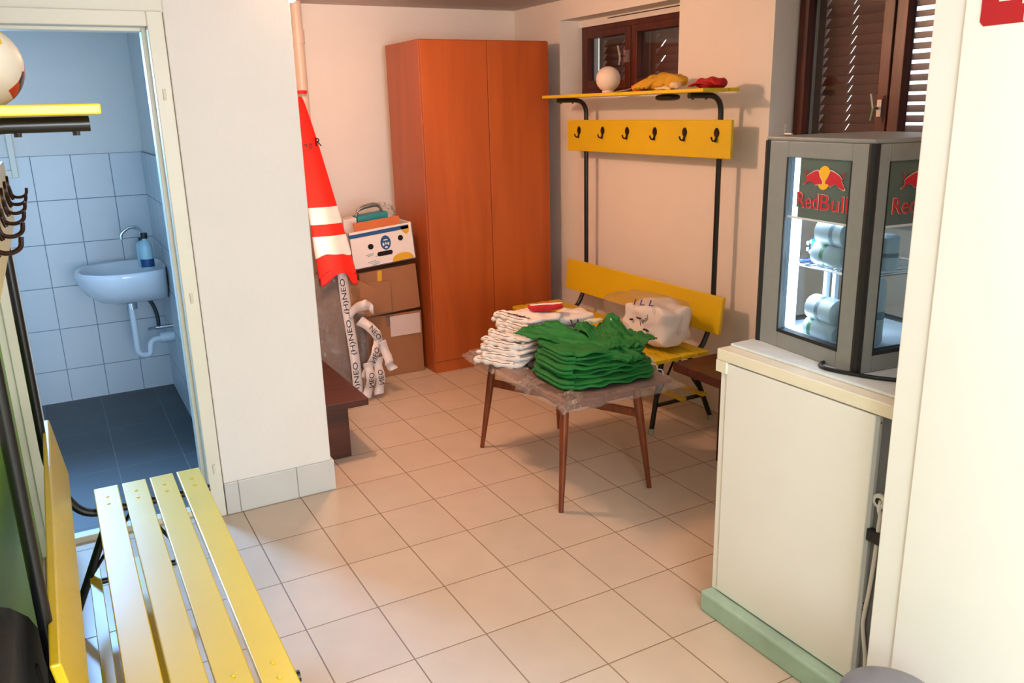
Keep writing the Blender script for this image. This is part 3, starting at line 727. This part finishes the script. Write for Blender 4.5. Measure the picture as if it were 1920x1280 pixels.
for z0 in (.03, .275, .51):
    v0 = (z0-.012)/.745
    o_ = Vector(tape_(1, v0)); e_ = Vector(tape_(1, v0+.20)); d_ = (e_-o_).normalized()
    text('tape_lettering', '(H)NEO', 'black_print', tpe, o_+Vector((-.010, -.004, 0)), d_, (-1, 0, 0), width=.205, height=.038)
# loose twisted tape ends to the right
def ribbon(pts, wv, txt=None):
    path = smoothpath(pts, 8); wv = Vector(wv)
    mb = MB(); n = len(path)-1
    mb.grid(lambda u, v: path[round(u*n)]+wv*(v-.5)*(1+.25*noise.noise((u*6, 0, 3)))+Vector((0, .012*math.sin(9*u), 0)), n, 2)
    r = mb.build('loose_tape', 'tape', pc, solid=.001, smooth=0)
    if txt:
        k = n//2; d = (path[min(n, k+4)]-path[k-4]).normalized(); w2 = wv.normalized()
        text('tape_lettering', txt, 'black_print', r, path[k]-d*.045-w2*.015+Vector((0, -.022, 0)), d, w2, width=.09, height=.03)
ribbon([(.905, 1.50, .50), (.95, 1.47, .55), (1.00, 1.46, .56), (1.04, 1.46, .52)], (.0, 0, .06))
ribbon([(.95, 1.47, .47), (1.00, 1.44, .43), (1.045, 1.43, .36), (1.07, 1.43, .28)], (.04, 0, .04), 'NEO')
ribbon([(.94, 1.42, .13), (.985, 1.40, .23), (1.02, 1.41, .31), (1.05, 1.42, .36)], (.04, 0, -.03), 'NEO')
ribbon([(1.06, 1.42, .34), (1.085, 1.41, .25), (1.09, 1.40, .20), (1.12, 1.395, .16)], (.05, 0, .015))
ribbon([(.93, 1.38, .02), (.955, 1.375, .10), (.96, 1.37, .17), (.955, 1.375, .235)], (.055, 0, 0), 'NEO')
ribbon([(1.01, 1.385, .03), (1.025, 1.385, .10), (1.02, 1.39, .18), (1.03, 1.40, .25)], (.055, 0, 0), 'NEO')

# ------------------------------------------------------------------ red folded cloth hanging from the pipe
rd = thing('folded_parasol', (.89, 2.05, 1.75), 'closed bright red parasol cloth with two silver reflective bands by the pipe', 'parasol')
TIP = Vector((.888, 2.13, 1.738))
def cone(t, a, lift=0):
    c = TIP.lerp(Vector((.862, 1.545, .758)), t)
    rx = .024+.082*t**.65+lift; ry = .018+.018*t+lift
    pl = 1+.09*t*math.cos(5*a+1)
    return Vector((c.x+rx*math.cos(a)*pl, c.y+ry*math.sin(a)*pl, c.z))
def hem(a): return .018*math.sin(3*a+.4)+.010*math.sin(5*a)
def conez(t, a, lift=0):
    p = cone(t, a, lift)
    if t > .8: p.z += hem(a)*(t-.8)/.2
    return p
MB().grid(lambda u, v: conez(u, 2*PI*v), 50, 48).build('canopy', 'cloth_red', rd, smooth=0)
for (t0, t1) in ((.64, .735), (.80, .905)):
    MB().grid(lambda u, v: conez(t0+(t1-t0)*u, 2*PI*v, .003), 6, 48).build('reflective_band', 'reflective', rd, smooth=0)
def flap(u, v):
    a = PI*1.15+u*PI*.75
    p = conez(1, a, .004)
    return (p.x, p.y-.01, p.z-.062*v*(.55+.45*math.sin(2.6*u*PI+.3)))
MB().grid(flap, 26, 6).build('hem_flap', 'cloth_red', rd, smooth=0, solid=.002)
MB().lathe([(.036, 0), (.038, .018), (.030, .020)], (.915, 2.15, 1.755)).build('top_cap', 'cloth_red', rd, smooth=40)
text('lettering', 'R', 'black_print', rd, (.915, 1.925, 1.452), (.98, .2, -.02), (0, .35, .94), height=.050)
text('lettering', '20', 'black_print', rd, (.848, 1.93, 1.43), (.95, -.2, .15), (0, .35, .94), height=.036)

# ------------------------------------------------------------------ wall lamp at the pillar
lp = thing('wall_lamp', (.43, .53, 2.09), 'bare warm bulb in a white socket on the pillar corner near the ceiling', 'lamp')
MB().lathe([(.035, 0), (.035, .012), (.02, .016), (.02, .03)], (.405, .56, 2.11), (1, 0, 0)).build('socket', 'lamp_white', lp, smooth=40)
MB().lathe([(0, -.03)]+[(.03*math.cos(a), .03*math.sin(a)) for a in [(-75+i*15)*PI/180 for i in range(11)]]+[(0, .03)], (.465, .56, 2.11), (1, 0, 0)).build('bulb', 'bulb', lp, smooth=0)

# ------------------------------------------------------------------ toilet: basin, tap, trap, bottle
RW = -.012
sk = thing('wash_basin', (RW, 1.94, .8), 'white wall-hung wash basin in the tiled toilet', 'basin')
def basin():
    mb = MB(); n = 40
    # plan outline of a basin projecting in -X from the wall
    def ring(k, z, inset=0):
        pts = []
        for i in range(n):
            a = 2*PI*i/n
            hx, hy = .228*k, .255*k
            x = RW-.228+math.cos(a)*hx
            y = 1.94+math.sin(a)*hy
            if math.cos(a) > 0:
                q = abs(math.cos(a))**.45; x = RW-.228+q*.228
                y = 1.94+math.copysign(abs(math.sin(a))**.6, math.sin(a))*hy
            pts.append(Vector((x-.0 if not inset else x-inset*.0, y, z)))
        return pts
    prof = [(.30, .655), (.55, .672), (.8, .715), (.95, .775), (1.0, .82), (1.0, .842), (.97, .848), (.88, .842)]
    rings = [[mb.bm.verts.new(p) for p in ring(k, z)] for k, z in prof]
    for k, z in [(.78, .80), (.60, .74), (.35, .715)]:
        pts = []
        for i in range(n):
            a = 2*PI*i/n
            pts.append(Vector((RW-.265+math.cos(a)*.185*k/.88, 1.94+math.sin(a)*.235*k/.88, z)))
        rings.append([mb.bm.verts.new(p) for p in pts])
    for a, b in zip(rings, rings[1:]):
        for i in range(n): mb.bm.faces.new((a[i], a[(i+1) % n], b[(i+1) % n], b[i]))
    mb.bm.faces.new(rings[0][::-1]); mb.bm.faces.new(rings[-1])
    return mb
basin().build('bowl', 'porcelain', sk, smooth=55)
MB().tube([(-.215, 1.86, .66), (-.215, 1.86, .625)], .03, 16).build('waste', 'chrome', sk, smooth=45)
MB().tube(fillet([(-.215, 1.86, .64), (-.215, 1.86, .36), (-.15, 1.87, .345), (-.145, 1.88, .43), (RW+.0, 1.90, .43)], .045, 8), .0165, 14).tube([(-.085, 1.899, .43), (RW, 1.90, .43)], .03, 14).build('trap', 'pvc', sk, smooth=45)
MB().tube(smoothpath([(-.13, 1.93, .67), (-.10, 1.93, .62), (-.085, 1.93, .55), (-.085, 1.93, .49)], 6), .011, 10).build('supply_hose', 'hose', sk, smooth=45)
MB().tube([(RW, 1.93, .485), (-.10, 1.93, .485)], .012, 10).tube([(-.10, 1.93, .485), (-.145, 1.90, .487)], .009, 8).build('valve', 'chrome', sk, smooth=45)
tp = MB().tube([(-.105, 1.96, .845), (-.105, 1.96, 1.00)], .019, 14).build('tap_body', 'black_plastic', sk, smooth=45)
MB().tube(smoothpath([(-.105, 1.96, .99), (-.115, 1.955, 1.045), (-.16, 1.95, 1.06), (-.205, 1.945, 1.03), (-.21, 1.945, 1.0)], 7), .010, 12).build('spout', 'chrome', tp, smooth=45)
bt = thing('soap_bottle', (-.10, 1.80, .845), 'pale blue bottle with a black cap on the wash basin', 'bottle')
MB().lathe([(0, 0), (.030, .0), (.033, .01), (.033, .12), (.026, .145), (.013, .155), (.013, .165), (0, .165)], (-.105, 1.81, .846)).build('body', 'bottle_plastic', bt, smooth=45)
MB().lathe([(.0335, .012), (.0345, .012), (.0345, .055), (.0335, .055)], (-.105, 1.81, .846)).build('label_band', 'blue_cap', bt, smooth=45)
MB().lathe([(0, .165), (.017, .165), (.018, .195), (0, .196)], (-.105, 1.81, .846)).build('cap', 'black_plastic', bt, smooth=45)
bt2 = thing('soap_dispenser', (-.10, 2.05, .845), 'translucent soap dispenser behind the tap on the basin', 'dispenser')
MB().lathe([(0, 0), (.034, 0), (.036, .01), (.034, .13), (.012, .145), (0, .145)], (-.112, 1.885, .846)).build('body', 'bottle_plastic', bt2, smooth=45)

# ------------------------------------------------------------------ white cabinet, plinth, fridge
XC = 1.222; YW = -1.893
pn = MB().box(1.178, 1.85, YW+.002, -1.232, 0, .075); pn = pn.build('plinth', 'mint', bevel=.008); pn.name = 'concrete_plinth'
tag(pn, 'mint green painted concrete plinth under the white cabinet', 'plinth')
cbn = thing('cabinet', (1.5, -1.75, .075), 'low white cabinet under the small fridge', 'cabinet')
MB().box(XC+.001, 1.80, -1.262, -1.238, .076, .872).build('side_panel', 'white_laminate', cbn, bevel=.002)
MB().box(1.79, 1.81, YW+.003, -1.24, .076, .872).build('back_panel', 'white_laminate', cbn)
MB().box(XC-.004, XC+.016, -1.800, -1.266, .082, .868).build('door', 'white_laminate', cbn, bevel=.002)
MB().box(XC+.001, XC+.014, -1.812, -1.800, .082, .868).build('door_edge', 'can_grey2', cbn)['label'] = 'grey unedged side of the door'
hs_ = MB()
for z in (.85, .64, .33, .31, .29, .27): hs_.tube([(XC+.007, -1.8125, z), (XC+.007, -1.8115, z)], .0025, 6)
hs_.build('screw_hole', 'dark_gap', cbn)
MB().box(XC+.012, XC+.027, YW+.003, -1.813, .078, .87).build('inner_panel', 'dark_grey', cbn)
MB().box(XC-.008, 1.82, YW+.002, -1.225, .873, .909).build('worktop', 'cream_edge', cbn, bevel=.003)
MB().box(XC-.009, XC+.02, -1.268, -1.224, .836, .8725).build('corner_tape', 'cream_edge', cbn)['label'] = 'yellowed tape on the corner'
pb = MB().box(1.262, 1.78, -1.855, -1.232, .9095, .918).build('base_board', 'board', bevel=.002); tag(pb, 'thin pale board under the fridge on the cabinet top', 'board')
CABLE = [(1.234, -1.830, .640), (1.224, -1.834, .62), (1.226, -1.838, .60), (1.227, -1.836, .567), (1.227, -1.834, .486), (1.227, -1.828, .386), (1.226, -1.820, .294), (1.226, -1.820, .26), (1.227, -1.828, .215), (1.227, -1.836, .17), (1.229, -1.84, .08)]
cw = MB().tube(smoothpath(CABLE, 8), .0055, 10).build('white_cable', 'cable_white', smooth=45)
tag(cw, 'white cable running down the open side of the cabinet', 'cable')
MB().lathe([(.020, 0), (.020, .008), (.010, .010)], (XC+.012, -1.830, .640), (-1, 0, 0)).build('grommet', 'cable_white', cw, smooth=40)
cl = MB().box(XC-.004, XC+.018, -1.862, -1.806, .520, .556).build('latch', 'black_plastic', bevel=.004); tag(cl, 'black plastic latch beside the white cable on the cabinet', 'latch')

# fridge
A = Vector((1.36, -1.24, 0)); B = Vector((1.313, -1.655, 0)); u1 = (B-A).normalized(); n1 = Vector((-u1.y, u1.x, 0)); FW = (B-A).length; FD = .42
Z0, Z1 = .9185, 1.530
fg = thing('fridge', A+u1*FW/2+n1*FD/2+Vector((0, 0, Z0)), 'small grey countertop drinks fridge with lit glass sides, on the white cabinet', 'fridge')
def fp(o, ud, nd, u, d, z): return o+ud*u+nd*d+Vector((0, 0, z))
def face(o, ud, W, nd, ml, mr, mbm, mtp):
    """frame ring with opening, pane behind it"""
    th = .028; r = MB()
    for (a, b, c, d) in [(0.004, ml, Z0, Z1), (W-mr, W-.004, Z0, Z1), (ml, W-mr, Z0, Z0+mbm), (ml, W-mr, Z1-mtp, Z1)]:
        r.obox(fp(o, ud, nd, a, 0, c), ud*(b-a), nd*th, (0, 0, d-c))
    fr_ = r.build('door_frame', 'fridge_grey', fg, bevel=.003)
    g_ = MB(); e = .004
    for (a, b, c, d) in [(ml-e, ml, Z0+mbm, Z1-mtp), (W-mr, W-mr+e, Z0+mbm, Z1-mtp), (ml-e, W-mr+e, Z0+mbm-e, Z0+mbm+.006)]:
        g_.obox(fp(o, ud, nd, a, -.001, c), ud*(b-a), nd*th, (0, 0, d-c))
    g_.build('gasket', 'gasket', fr_)
    MB().obox(fp(o, ud, nd, ml, .012, Z0+mbm), ud*(W-ml-mr), nd*.004, (0, 0, Z1-mtp-Z0-mbm)).build('glass_pane', 'fridge_glass', fr_)
    return fr_
C = B+n1*FD; D = A+n1*FD
f1 = face(A, u1, FW, n1, .098, .076, .052, .045)
f2 = face(B, n1, FD, -u1, .058, .07, .052, .045)
f3 = face(C, -u1, FW, -n1, .06, .06, .052, .045)
face(D, -n1, FD, u1, .06, .06, .052, .045)
MB().obox(A+Vector((0, 0, Z1)), u1*FW, n1*FD, (0, 0, .012)).build('top_panel', 'fridge_grey', fg, bevel=.004)
MB().obox(A+u1*.01+n1*.01+Vector((0, 0, Z0+.03)), u1*(FW-.02), n1*(FD-.02), (0, 0, .02)).build('floor_panel', 'fridge_in', fg)
for q in (A, B, C, D):
    c = A+u1*FW/2+n1*FD/2; dd = (c-q).normalized()*.012
    MB().tube([q+dd+Vector((0, 0, Z0)), q+dd+Vector((0, 0, Z1))], .014, 8).build('corner_post', 'gasket', fg)
# light strip inside the far left edge
MB().obox(fp(A, u1, n1, .070, .034, Z0+.06), u1*.050, n1*.012, (0, 0, Z1-.05-Z0-.06)).build('light_strip', 'led', fg)
# inner wire shelves and posts
ws = MB()
for z in (1.172,):
    for d in (.05, FD-.05): ws.tube([fp(A, u1, n1, .05, d, z), fp(A, u1, n1, FW-.04, d, z)], .004, 6)
    for k in range(15):
        u = .06+k*(FW-.11)/14; ws.tube([fp(A, u1, n1, u, .05, z), fp(A, u1, n1, u, FD-.05, z)], .002, 6)
ws.build('wire_shelf', 'chrome', fg, smooth=45)
for (a, b2) in ((.055, .205), (.082, .215)): MB().obox(fp(A, u1, n1, a, b2, Z0+.05), u1*.014, n1*.014, (0, 0, .55)).build('shelf_rail', 'fridge_in', fg)
# sign band with emblem: on the two visible sides
def emblem(o, ud, nd, fr_, ml, W, x_off, x0px, span):
    zb = 1.318
    MB().obox(fp(o, ud, nd, ml+.001 if x_off else ml+.042, .010, zb), ud*(W-(0 if x_off else .042)-.002), nd*.0015, (0, 0, 1.484-zb)).build('sign_band', 'fridge_band', fr_)
    MB().obox(fp(o, ud, nd, ml, .0085, zb-.006), ud*W, nd*.003, (0, 0, .006)).build('band_edge', 'fridge_in', fr_)
    def q(X, Y, d=.0085):
        px = 1460+X/8; py = 280+Y/8
        u = ml+x_off+(px-1470.5)/133*.245
        z = 1.487-(py-(292+.105*(px-1472)))*.00158
        return fp(o, ud, nd, u, d, z)
    bulls = [
        [(395, 400), (440, 368), (520, 332), (585, 318), (612, 352), (622, 400), (650, 440), (672, 480), (668, 512), (630, 505), (600, 512), (560, 520), (535, 500), (505, 468), (460, 460), (425, 470), (385, 496), (352, 505), (352, 488), (395, 462), (412, 440)],
        [(800, 332), (850, 352), (915, 388), (958, 420), (985, 455), (985, 490), (1010, 530), (1040, 575), (1035, 600), (1000, 592), (940, 560), (915, 530), (880, 512), (850, 530), (812, 548), (790, 535), (770, 512), (735, 512), (722, 490), (735, 455), (760, 420), (778, 380)]]
    sun = MB(); sun.prism([q(692+112*math.cos(a), 425+165*math.sin(a), .0075) for a in [2*PI*k/32 for k in range(32)]], nd*.001)
    sun.build('emblem_sun', 'logo_yellow', fr_)
    bu = MB(); ou = MB()
    for pts in bulls:
        bu.prism([q(x, y, .0060) for x, y in pts], nd*.001)
        cx = sum(p[0] for p in pts)/len(pts); cy = sum(p[1] for p in pts)/len(pts)
        ou.prism([q(cx+(x-cx)*1.05, cy+(y-cy)*1.10, .0068) for x, y in pts], nd*.0006)
    for pts in ([(380, 300), (398, 330), (378, 368), (400, 395)], [(985, 470), (1020, 430), (1000, 395), (1030, 365), (995, 372)]):
        bu.tube([q(x, y, .0062) for x, y in smooth2(pts)], .0012, 5)
    ou.build('emblem_outline', 'logo_white', fr_); bu.build('emblem_bulls', 'logo_red', fr_)
    ax = q(255, 822, .0075); bx2 = q(1110, 955, .0075); xd = (bx2-ax); wd_ = xd.length; xd.normalize()
    for dd, nm, mm, gr in ((.0080, 'brand_lettering_outline', 'logo_white', .002), (.0068, 'brand_lettering', 'logo_red', 0)):
        for wd2, st, wf in (('Red', 0, .43), ('Bull', .475, .525)):
            text(nm, wd2, mm, fr_, ax+nd*(dd-.0075)+ud*(wd_*st-gr*.5)-Vector((0, 0, gr*.5)), ud, (0, 0, 1), width=wd_*wf+gr, height=.042+gr)
def smooth2(pts):
    return [(p.x, p.y) for p in smoothpath([(x, y, 0) for x, y in pts], 5)]
emblem(A, u1, n1, f1, .098, FW-.098-.076, 0, 0, 0)
emblem(B, n1, -u1, f2, .058, FD-.058-.07, -.012, 0, 0)

# drinks inside the fridge
def can(name, u, d, z, ax, r, l, label, m_='can_white', band='can_green', bandpos=.3):
    o_ = fp(A, u1, n1, u, d, z); root = thing(name, o_, label, 'drink', 'drinks in the small fridge')
    MB().lathe([(0, 0), (r*.8, 0), (r, l*.05), (r, l*.93), (r*.75, l), (0, l)], o_, ax, 24).build('body', m_, root, smooth=45)
    MB().lathe([(r*1.005, l*bandpos), (r*1.012, l*bandpos), (r*1.012, l*(bandpos+.12)), (r*1.005, l*(bandpos+.12))], o_, ax, 24).build('printed_band', band, root, smooth=45)
    return root
axs = (n1*1.0+u1*.25).normalized()
can('drink_can', .168, .085, 1.275, u1*.95-n1*.05, .038, .12, 'white can lying on top of another on the upper fridge shelf', band='can_grey', bandpos=.55)
can('drink_can', .152, .085, 1.209, u1*.95-n1*.05, .033, .125, 'white can with a green patch lying on the wire fridge shelf', band='can_green', bandpos=.35)
can('drink_can', .150, .085, 1.048, u1*.95-n1*.05, .038, .12, 'plain white can lying above another on the fridge floor', band='can_grey', bandpos=.4)
can('drink_can', .142, .085, .985, u1*.95-n1*.05, .034, .125, 'white can with green rings at the bottom of the fridge', band='can_green', bandpos=.2)
bbt = thing('water_bottle', fp(A, u1, n1, .20, .10, 1.21), 'blue plastic bottle lying on the wire fridge shelf', 'bottle')
o_ = fp(A, u1, n1, .075, .13, 1.212)
MB().lathe([(0, 0), (.026, .002), (.034, .012), (.034, .05), (.030, .056), (.034, .062), (.034, .10), (.03, .11), (0, .11)], o_, u1*.75+n1*.6, 20).build('body', 'can_blue', bbt, smooth=40)
cp_ = MB()
for k in range(5): cp_.lathe([(0, 0), (.007, .001), (.006, .008), (0, .010)], o_+Vector((0, 0, .016*math.sin(k*1.256)))+u1*.012*math.cos(k*1.256), -(u1*.75+n1*.6), 8)
cp_.build('base_petal', 'fridge_in', bbt, smooth=40)
for i, (d, z, r, l, mm, lab) in enumerate([(.13, .970, .032, .19, 'can_white', 'white-labelled bottle standing behind the right fridge glass'),
                                          (.075, .970, .028, .09, 'drink_brown', 'small brown bottle standing at the bottom right of the fridge'),
                                          (.10, 1.178, .030, .10, 'drink_brown', 'brown-capped bottle on the wire shelf nearest the right fridge glass'),
                                          (.165, 1.178, .030, .10, 'can_white', 'pale bottle beside the brown-capped one on the wire shelf')]):
    can('drink_bottle', FW-.085, d, z, (0, 0, 1), r, l, lab, mm, 'can_grey', .4)
# fridge hook and cable
MB().tube([fp(A, u1, n1, .02, .05, Z1+.016), fp(A, u1, n1, .05, .05, Z1+.016)], .004, 8).tube([fp(A, u1, n1, .02, .05, Z1+.013), fp(A, u1, n1, .02, .05, Z1+.045)], .004, 8).build('hinge_pin', 'steel', fg, smooth=40)
pcb = MB().tube(smoothpath([(1.42, -1.50, .924), (1.355, -1.53, .924), (1.305, -1.545, .924), (1.285, -1.575, .924), (1.30, -1.64, .924), (1.335, -1.72, .924), (1.40, -1.79, .924), (1.50, -1.83, .924)], 8), .0055, 10).build('power_cable', 'cable_black', smooth=45)
tag(pcb, 'black power cable looping out from under the fridge', 'cable')

# ------------------------------------------------------------------ tall white cupboard on the right, with a sign
XW = 1.15
tc = thing('tall_cupboard', (1.5, -2.6, 0), 'tall white cupboard filling the right edge, in front of the low cabinet', 'cupboard')
MB().box(XW+.004, 1.85, -3.3, YW, 0, 2.27).build('carcass', 'white_laminate', tc, bevel=.003)
MB().box(XW-.001, XW+.005, -2.62, YW-.072, .06, 2.25).build('door', 'white_laminate', tc, bevel=.003)
MB().box(XW-.001, XW+.005, -3.29, -2.626, .06, 2.25).build('door', 'white_laminate', tc, bevel=.003)
sg = thing('sign', (XW-.003, -2.1, 1.77), 'red sign with white lettering stuck on the tall white cupboard', 'sign')
XS = XW-.0025
MB().prism([(XS, -2.001, 1.782), (XS, -2.009, 1.7735), (XS, -2.085, 1.7745), (XS, -2.36, 1.776), (XS, -2.36, 1.95), (XS, -2.0005, 1.95)], (.001, 0, 0)).build('backing', 'sign_red', sg)
MB().box(XS-.0008, XS, -2.075, -2.036, 1.8165, 1.846).box(XS-.0008, XS, -2.11, -2.082, 1.808, 1.8175).box(XS-.0008, XS, -2.125, -2.088, 1.7765, 1.809).build('lettering', 'sign_white', sg)

# ------------------------------------------------------------------ grey bin, bottom right
bn = thing('waste_bin', (1.0, -2.05, 0), 'grey plastic bin with a domed lid at the bottom right edge', 'bin')
cx, cy = .962, -2.10
MB().lathe([(0, 0), (.085, 0), (.105, .315), (0, .315)], (cx, cy, 0)).build('body', 'bin_grey', bn, smooth=40)
MB().lathe([(.110, .311), (.112, .328), (.106, .342), (.08, .358), (.04, .366), (0, .368)], (cx, cy, 0), seg=40).build('lid', 'bin_grey', bn, smooth=50)

# ------------------------------------------------------------------ left foreground: football on shelf, black bag on floor
fb_ = MB().lathe([(0, -.088)]+[(.088*math.cos(a), .088*math.sin(a)) for a in [(-80+i*8)*PI/180 for i in range(21)]]+[(0, .088)], (0, 0, 0), seg=32).build('football', 'ball_multi', smooth=0)
fb_.location = (-.618, -.95, 1.7535); tag(fb_, 'multicoloured football on the left coat rack shelf in the foreground', 'ball')
bgk = thing('sports_bag', (-.70, -.75, 0), 'black slanted bag leaning on the green wall behind the left bench', 'bag')
MB().prism([(-.757, y, z) for y, z in ((-.42, 0), (-.52, .10), (-.86, .36), (-1.17, .60), (-1.45, .78), (-1.8, .80), (-1.85, 0))], (.056, 0, 0)).build('body', 'bag', bgk, bevel=.02, smooth=40)
MB().tube(smoothpath([(-.70, -1.30, .55), (-.696, -1.25, .40), (-.696, -1.1, .36), (-.70, -1.0, .42)], 6), .006, 8).build('handle', 'bag', bgk, smooth=45)

# ------------------------------------------------------------------ light
def area(name, loc, target, sx, sy, power, col, spread=180):
    l = bpy.data.lights.new(name, 'AREA'); l.shape = 'RECTANGLE'; l.size = sx; l.size_y = sy; l.energy = power; l.color = col; l.spread = math.radians(spread)
    o = bpy.data.objects.new(name, l); COL.objects.link(o); o.location = loc
    o.rotation_euler = (Vector(target)-Vector(loc)).to_track_quat('-Z', 'Y').to_euler(); return o
area('window_daylight_rear', (.3, YR+.02, 1.45), (.3, 0, 1.2), 2.0, 1.35, 108, (.90, .95, 1))
area('window_daylight_left', (XL+.02, -4.7, 1.4), (1.3, -1.6, .9), 1.2, 1.6, 46, (.92, .96, 1))
MB().box(.25, .45, -3.5, -2.3, H-.03, H-.002).build('fill_light_housing', 'lamp_white', bpy.data.objects['ceiling'], bevel=.004)  # unseen housing, added to carry the overhead fill light
area('added_overhead_fill', (.35, -2.9, H-.035), (.35, -2.9, 0), .16, 1.1, 12, (.95, .97, 1))  # fill light added behind the camera to brighten the cabinet front
area('toilet_window_daylight', (-.93, YB-.03, 1.68), (-.5, -.45, .6), .5, .6, 58, (.24, .53, 1), 80)
pl = bpy.data.lights.new('bulb_light', 'POINT'); pl.energy = 60; pl.color = (1, .55, .34); pl.shadow_soft_size = .035
po = bpy.data.objects.new('bulb_light', pl); COL.objects.link(po); po.location = (.51, .53, 2.10)
fl_ = bpy.data.lights.new('fridge_light', 'AREA'); fl_.shape = 'RECTANGLE'; fl_.size = .05; fl_.size_y = .5; fl_.energy = 4.0; fl_.color = (.85, .93, 1)
fo = bpy.data.objects.new('fridge_light', fl_); COL.objects.link(fo)
fo.location = fp(A, u1, n1, .10, .060, 1.22); fo.rotation_euler = (u1+n1*.8).to_track_quat('-Z', 'Y').to_euler()

wl = bpy.data.worlds.new('sky'); S.world = wl; wl.use_nodes = True
bgn = wl.node_tree.nodes['Background']; bgn.inputs[0].default_value = (.85, .93, 1, 1); bgn.inputs[1].default_value = 3.0

# ------------------------------------------------------------------ camera
cam = bpy.data.cameras.new('camera'); co = bpy.data.objects.new('camera', cam); COL.objects.link(co); S.camera = co
cam.sensor_width = 36; cam.lens = 1561.65*36/1920; cam.clip_start = .02
Rv = Vector((.87396105, -.48534158, -.02521175)); Uv = Vector((.15230101, .22424906, .96255741)); Fv = Vector((.46151543, .84507746, -.26990296))
co.matrix_world = Matrix(((Rv.x, Uv.x, -Fv.x, -.53101), (Rv.y, Uv.y, -Fv.y, -3.09442), (Rv.z, Uv.z, -Fv.z, 1.64123), (0, 0, 0, 1)))

vs = S.view_settings; S.display_settings.display_device = 'sRGB'
vs.view_transform = 'Standard'; vs.look = 'None'; vs.exposure = 0.0; vs.gamma = 1; vs.use_curve_mapping = False
S.cycles.use_denoising = True
S.cycles.max_bounces = 8; S.cycles.transparent_max_bounces = 16
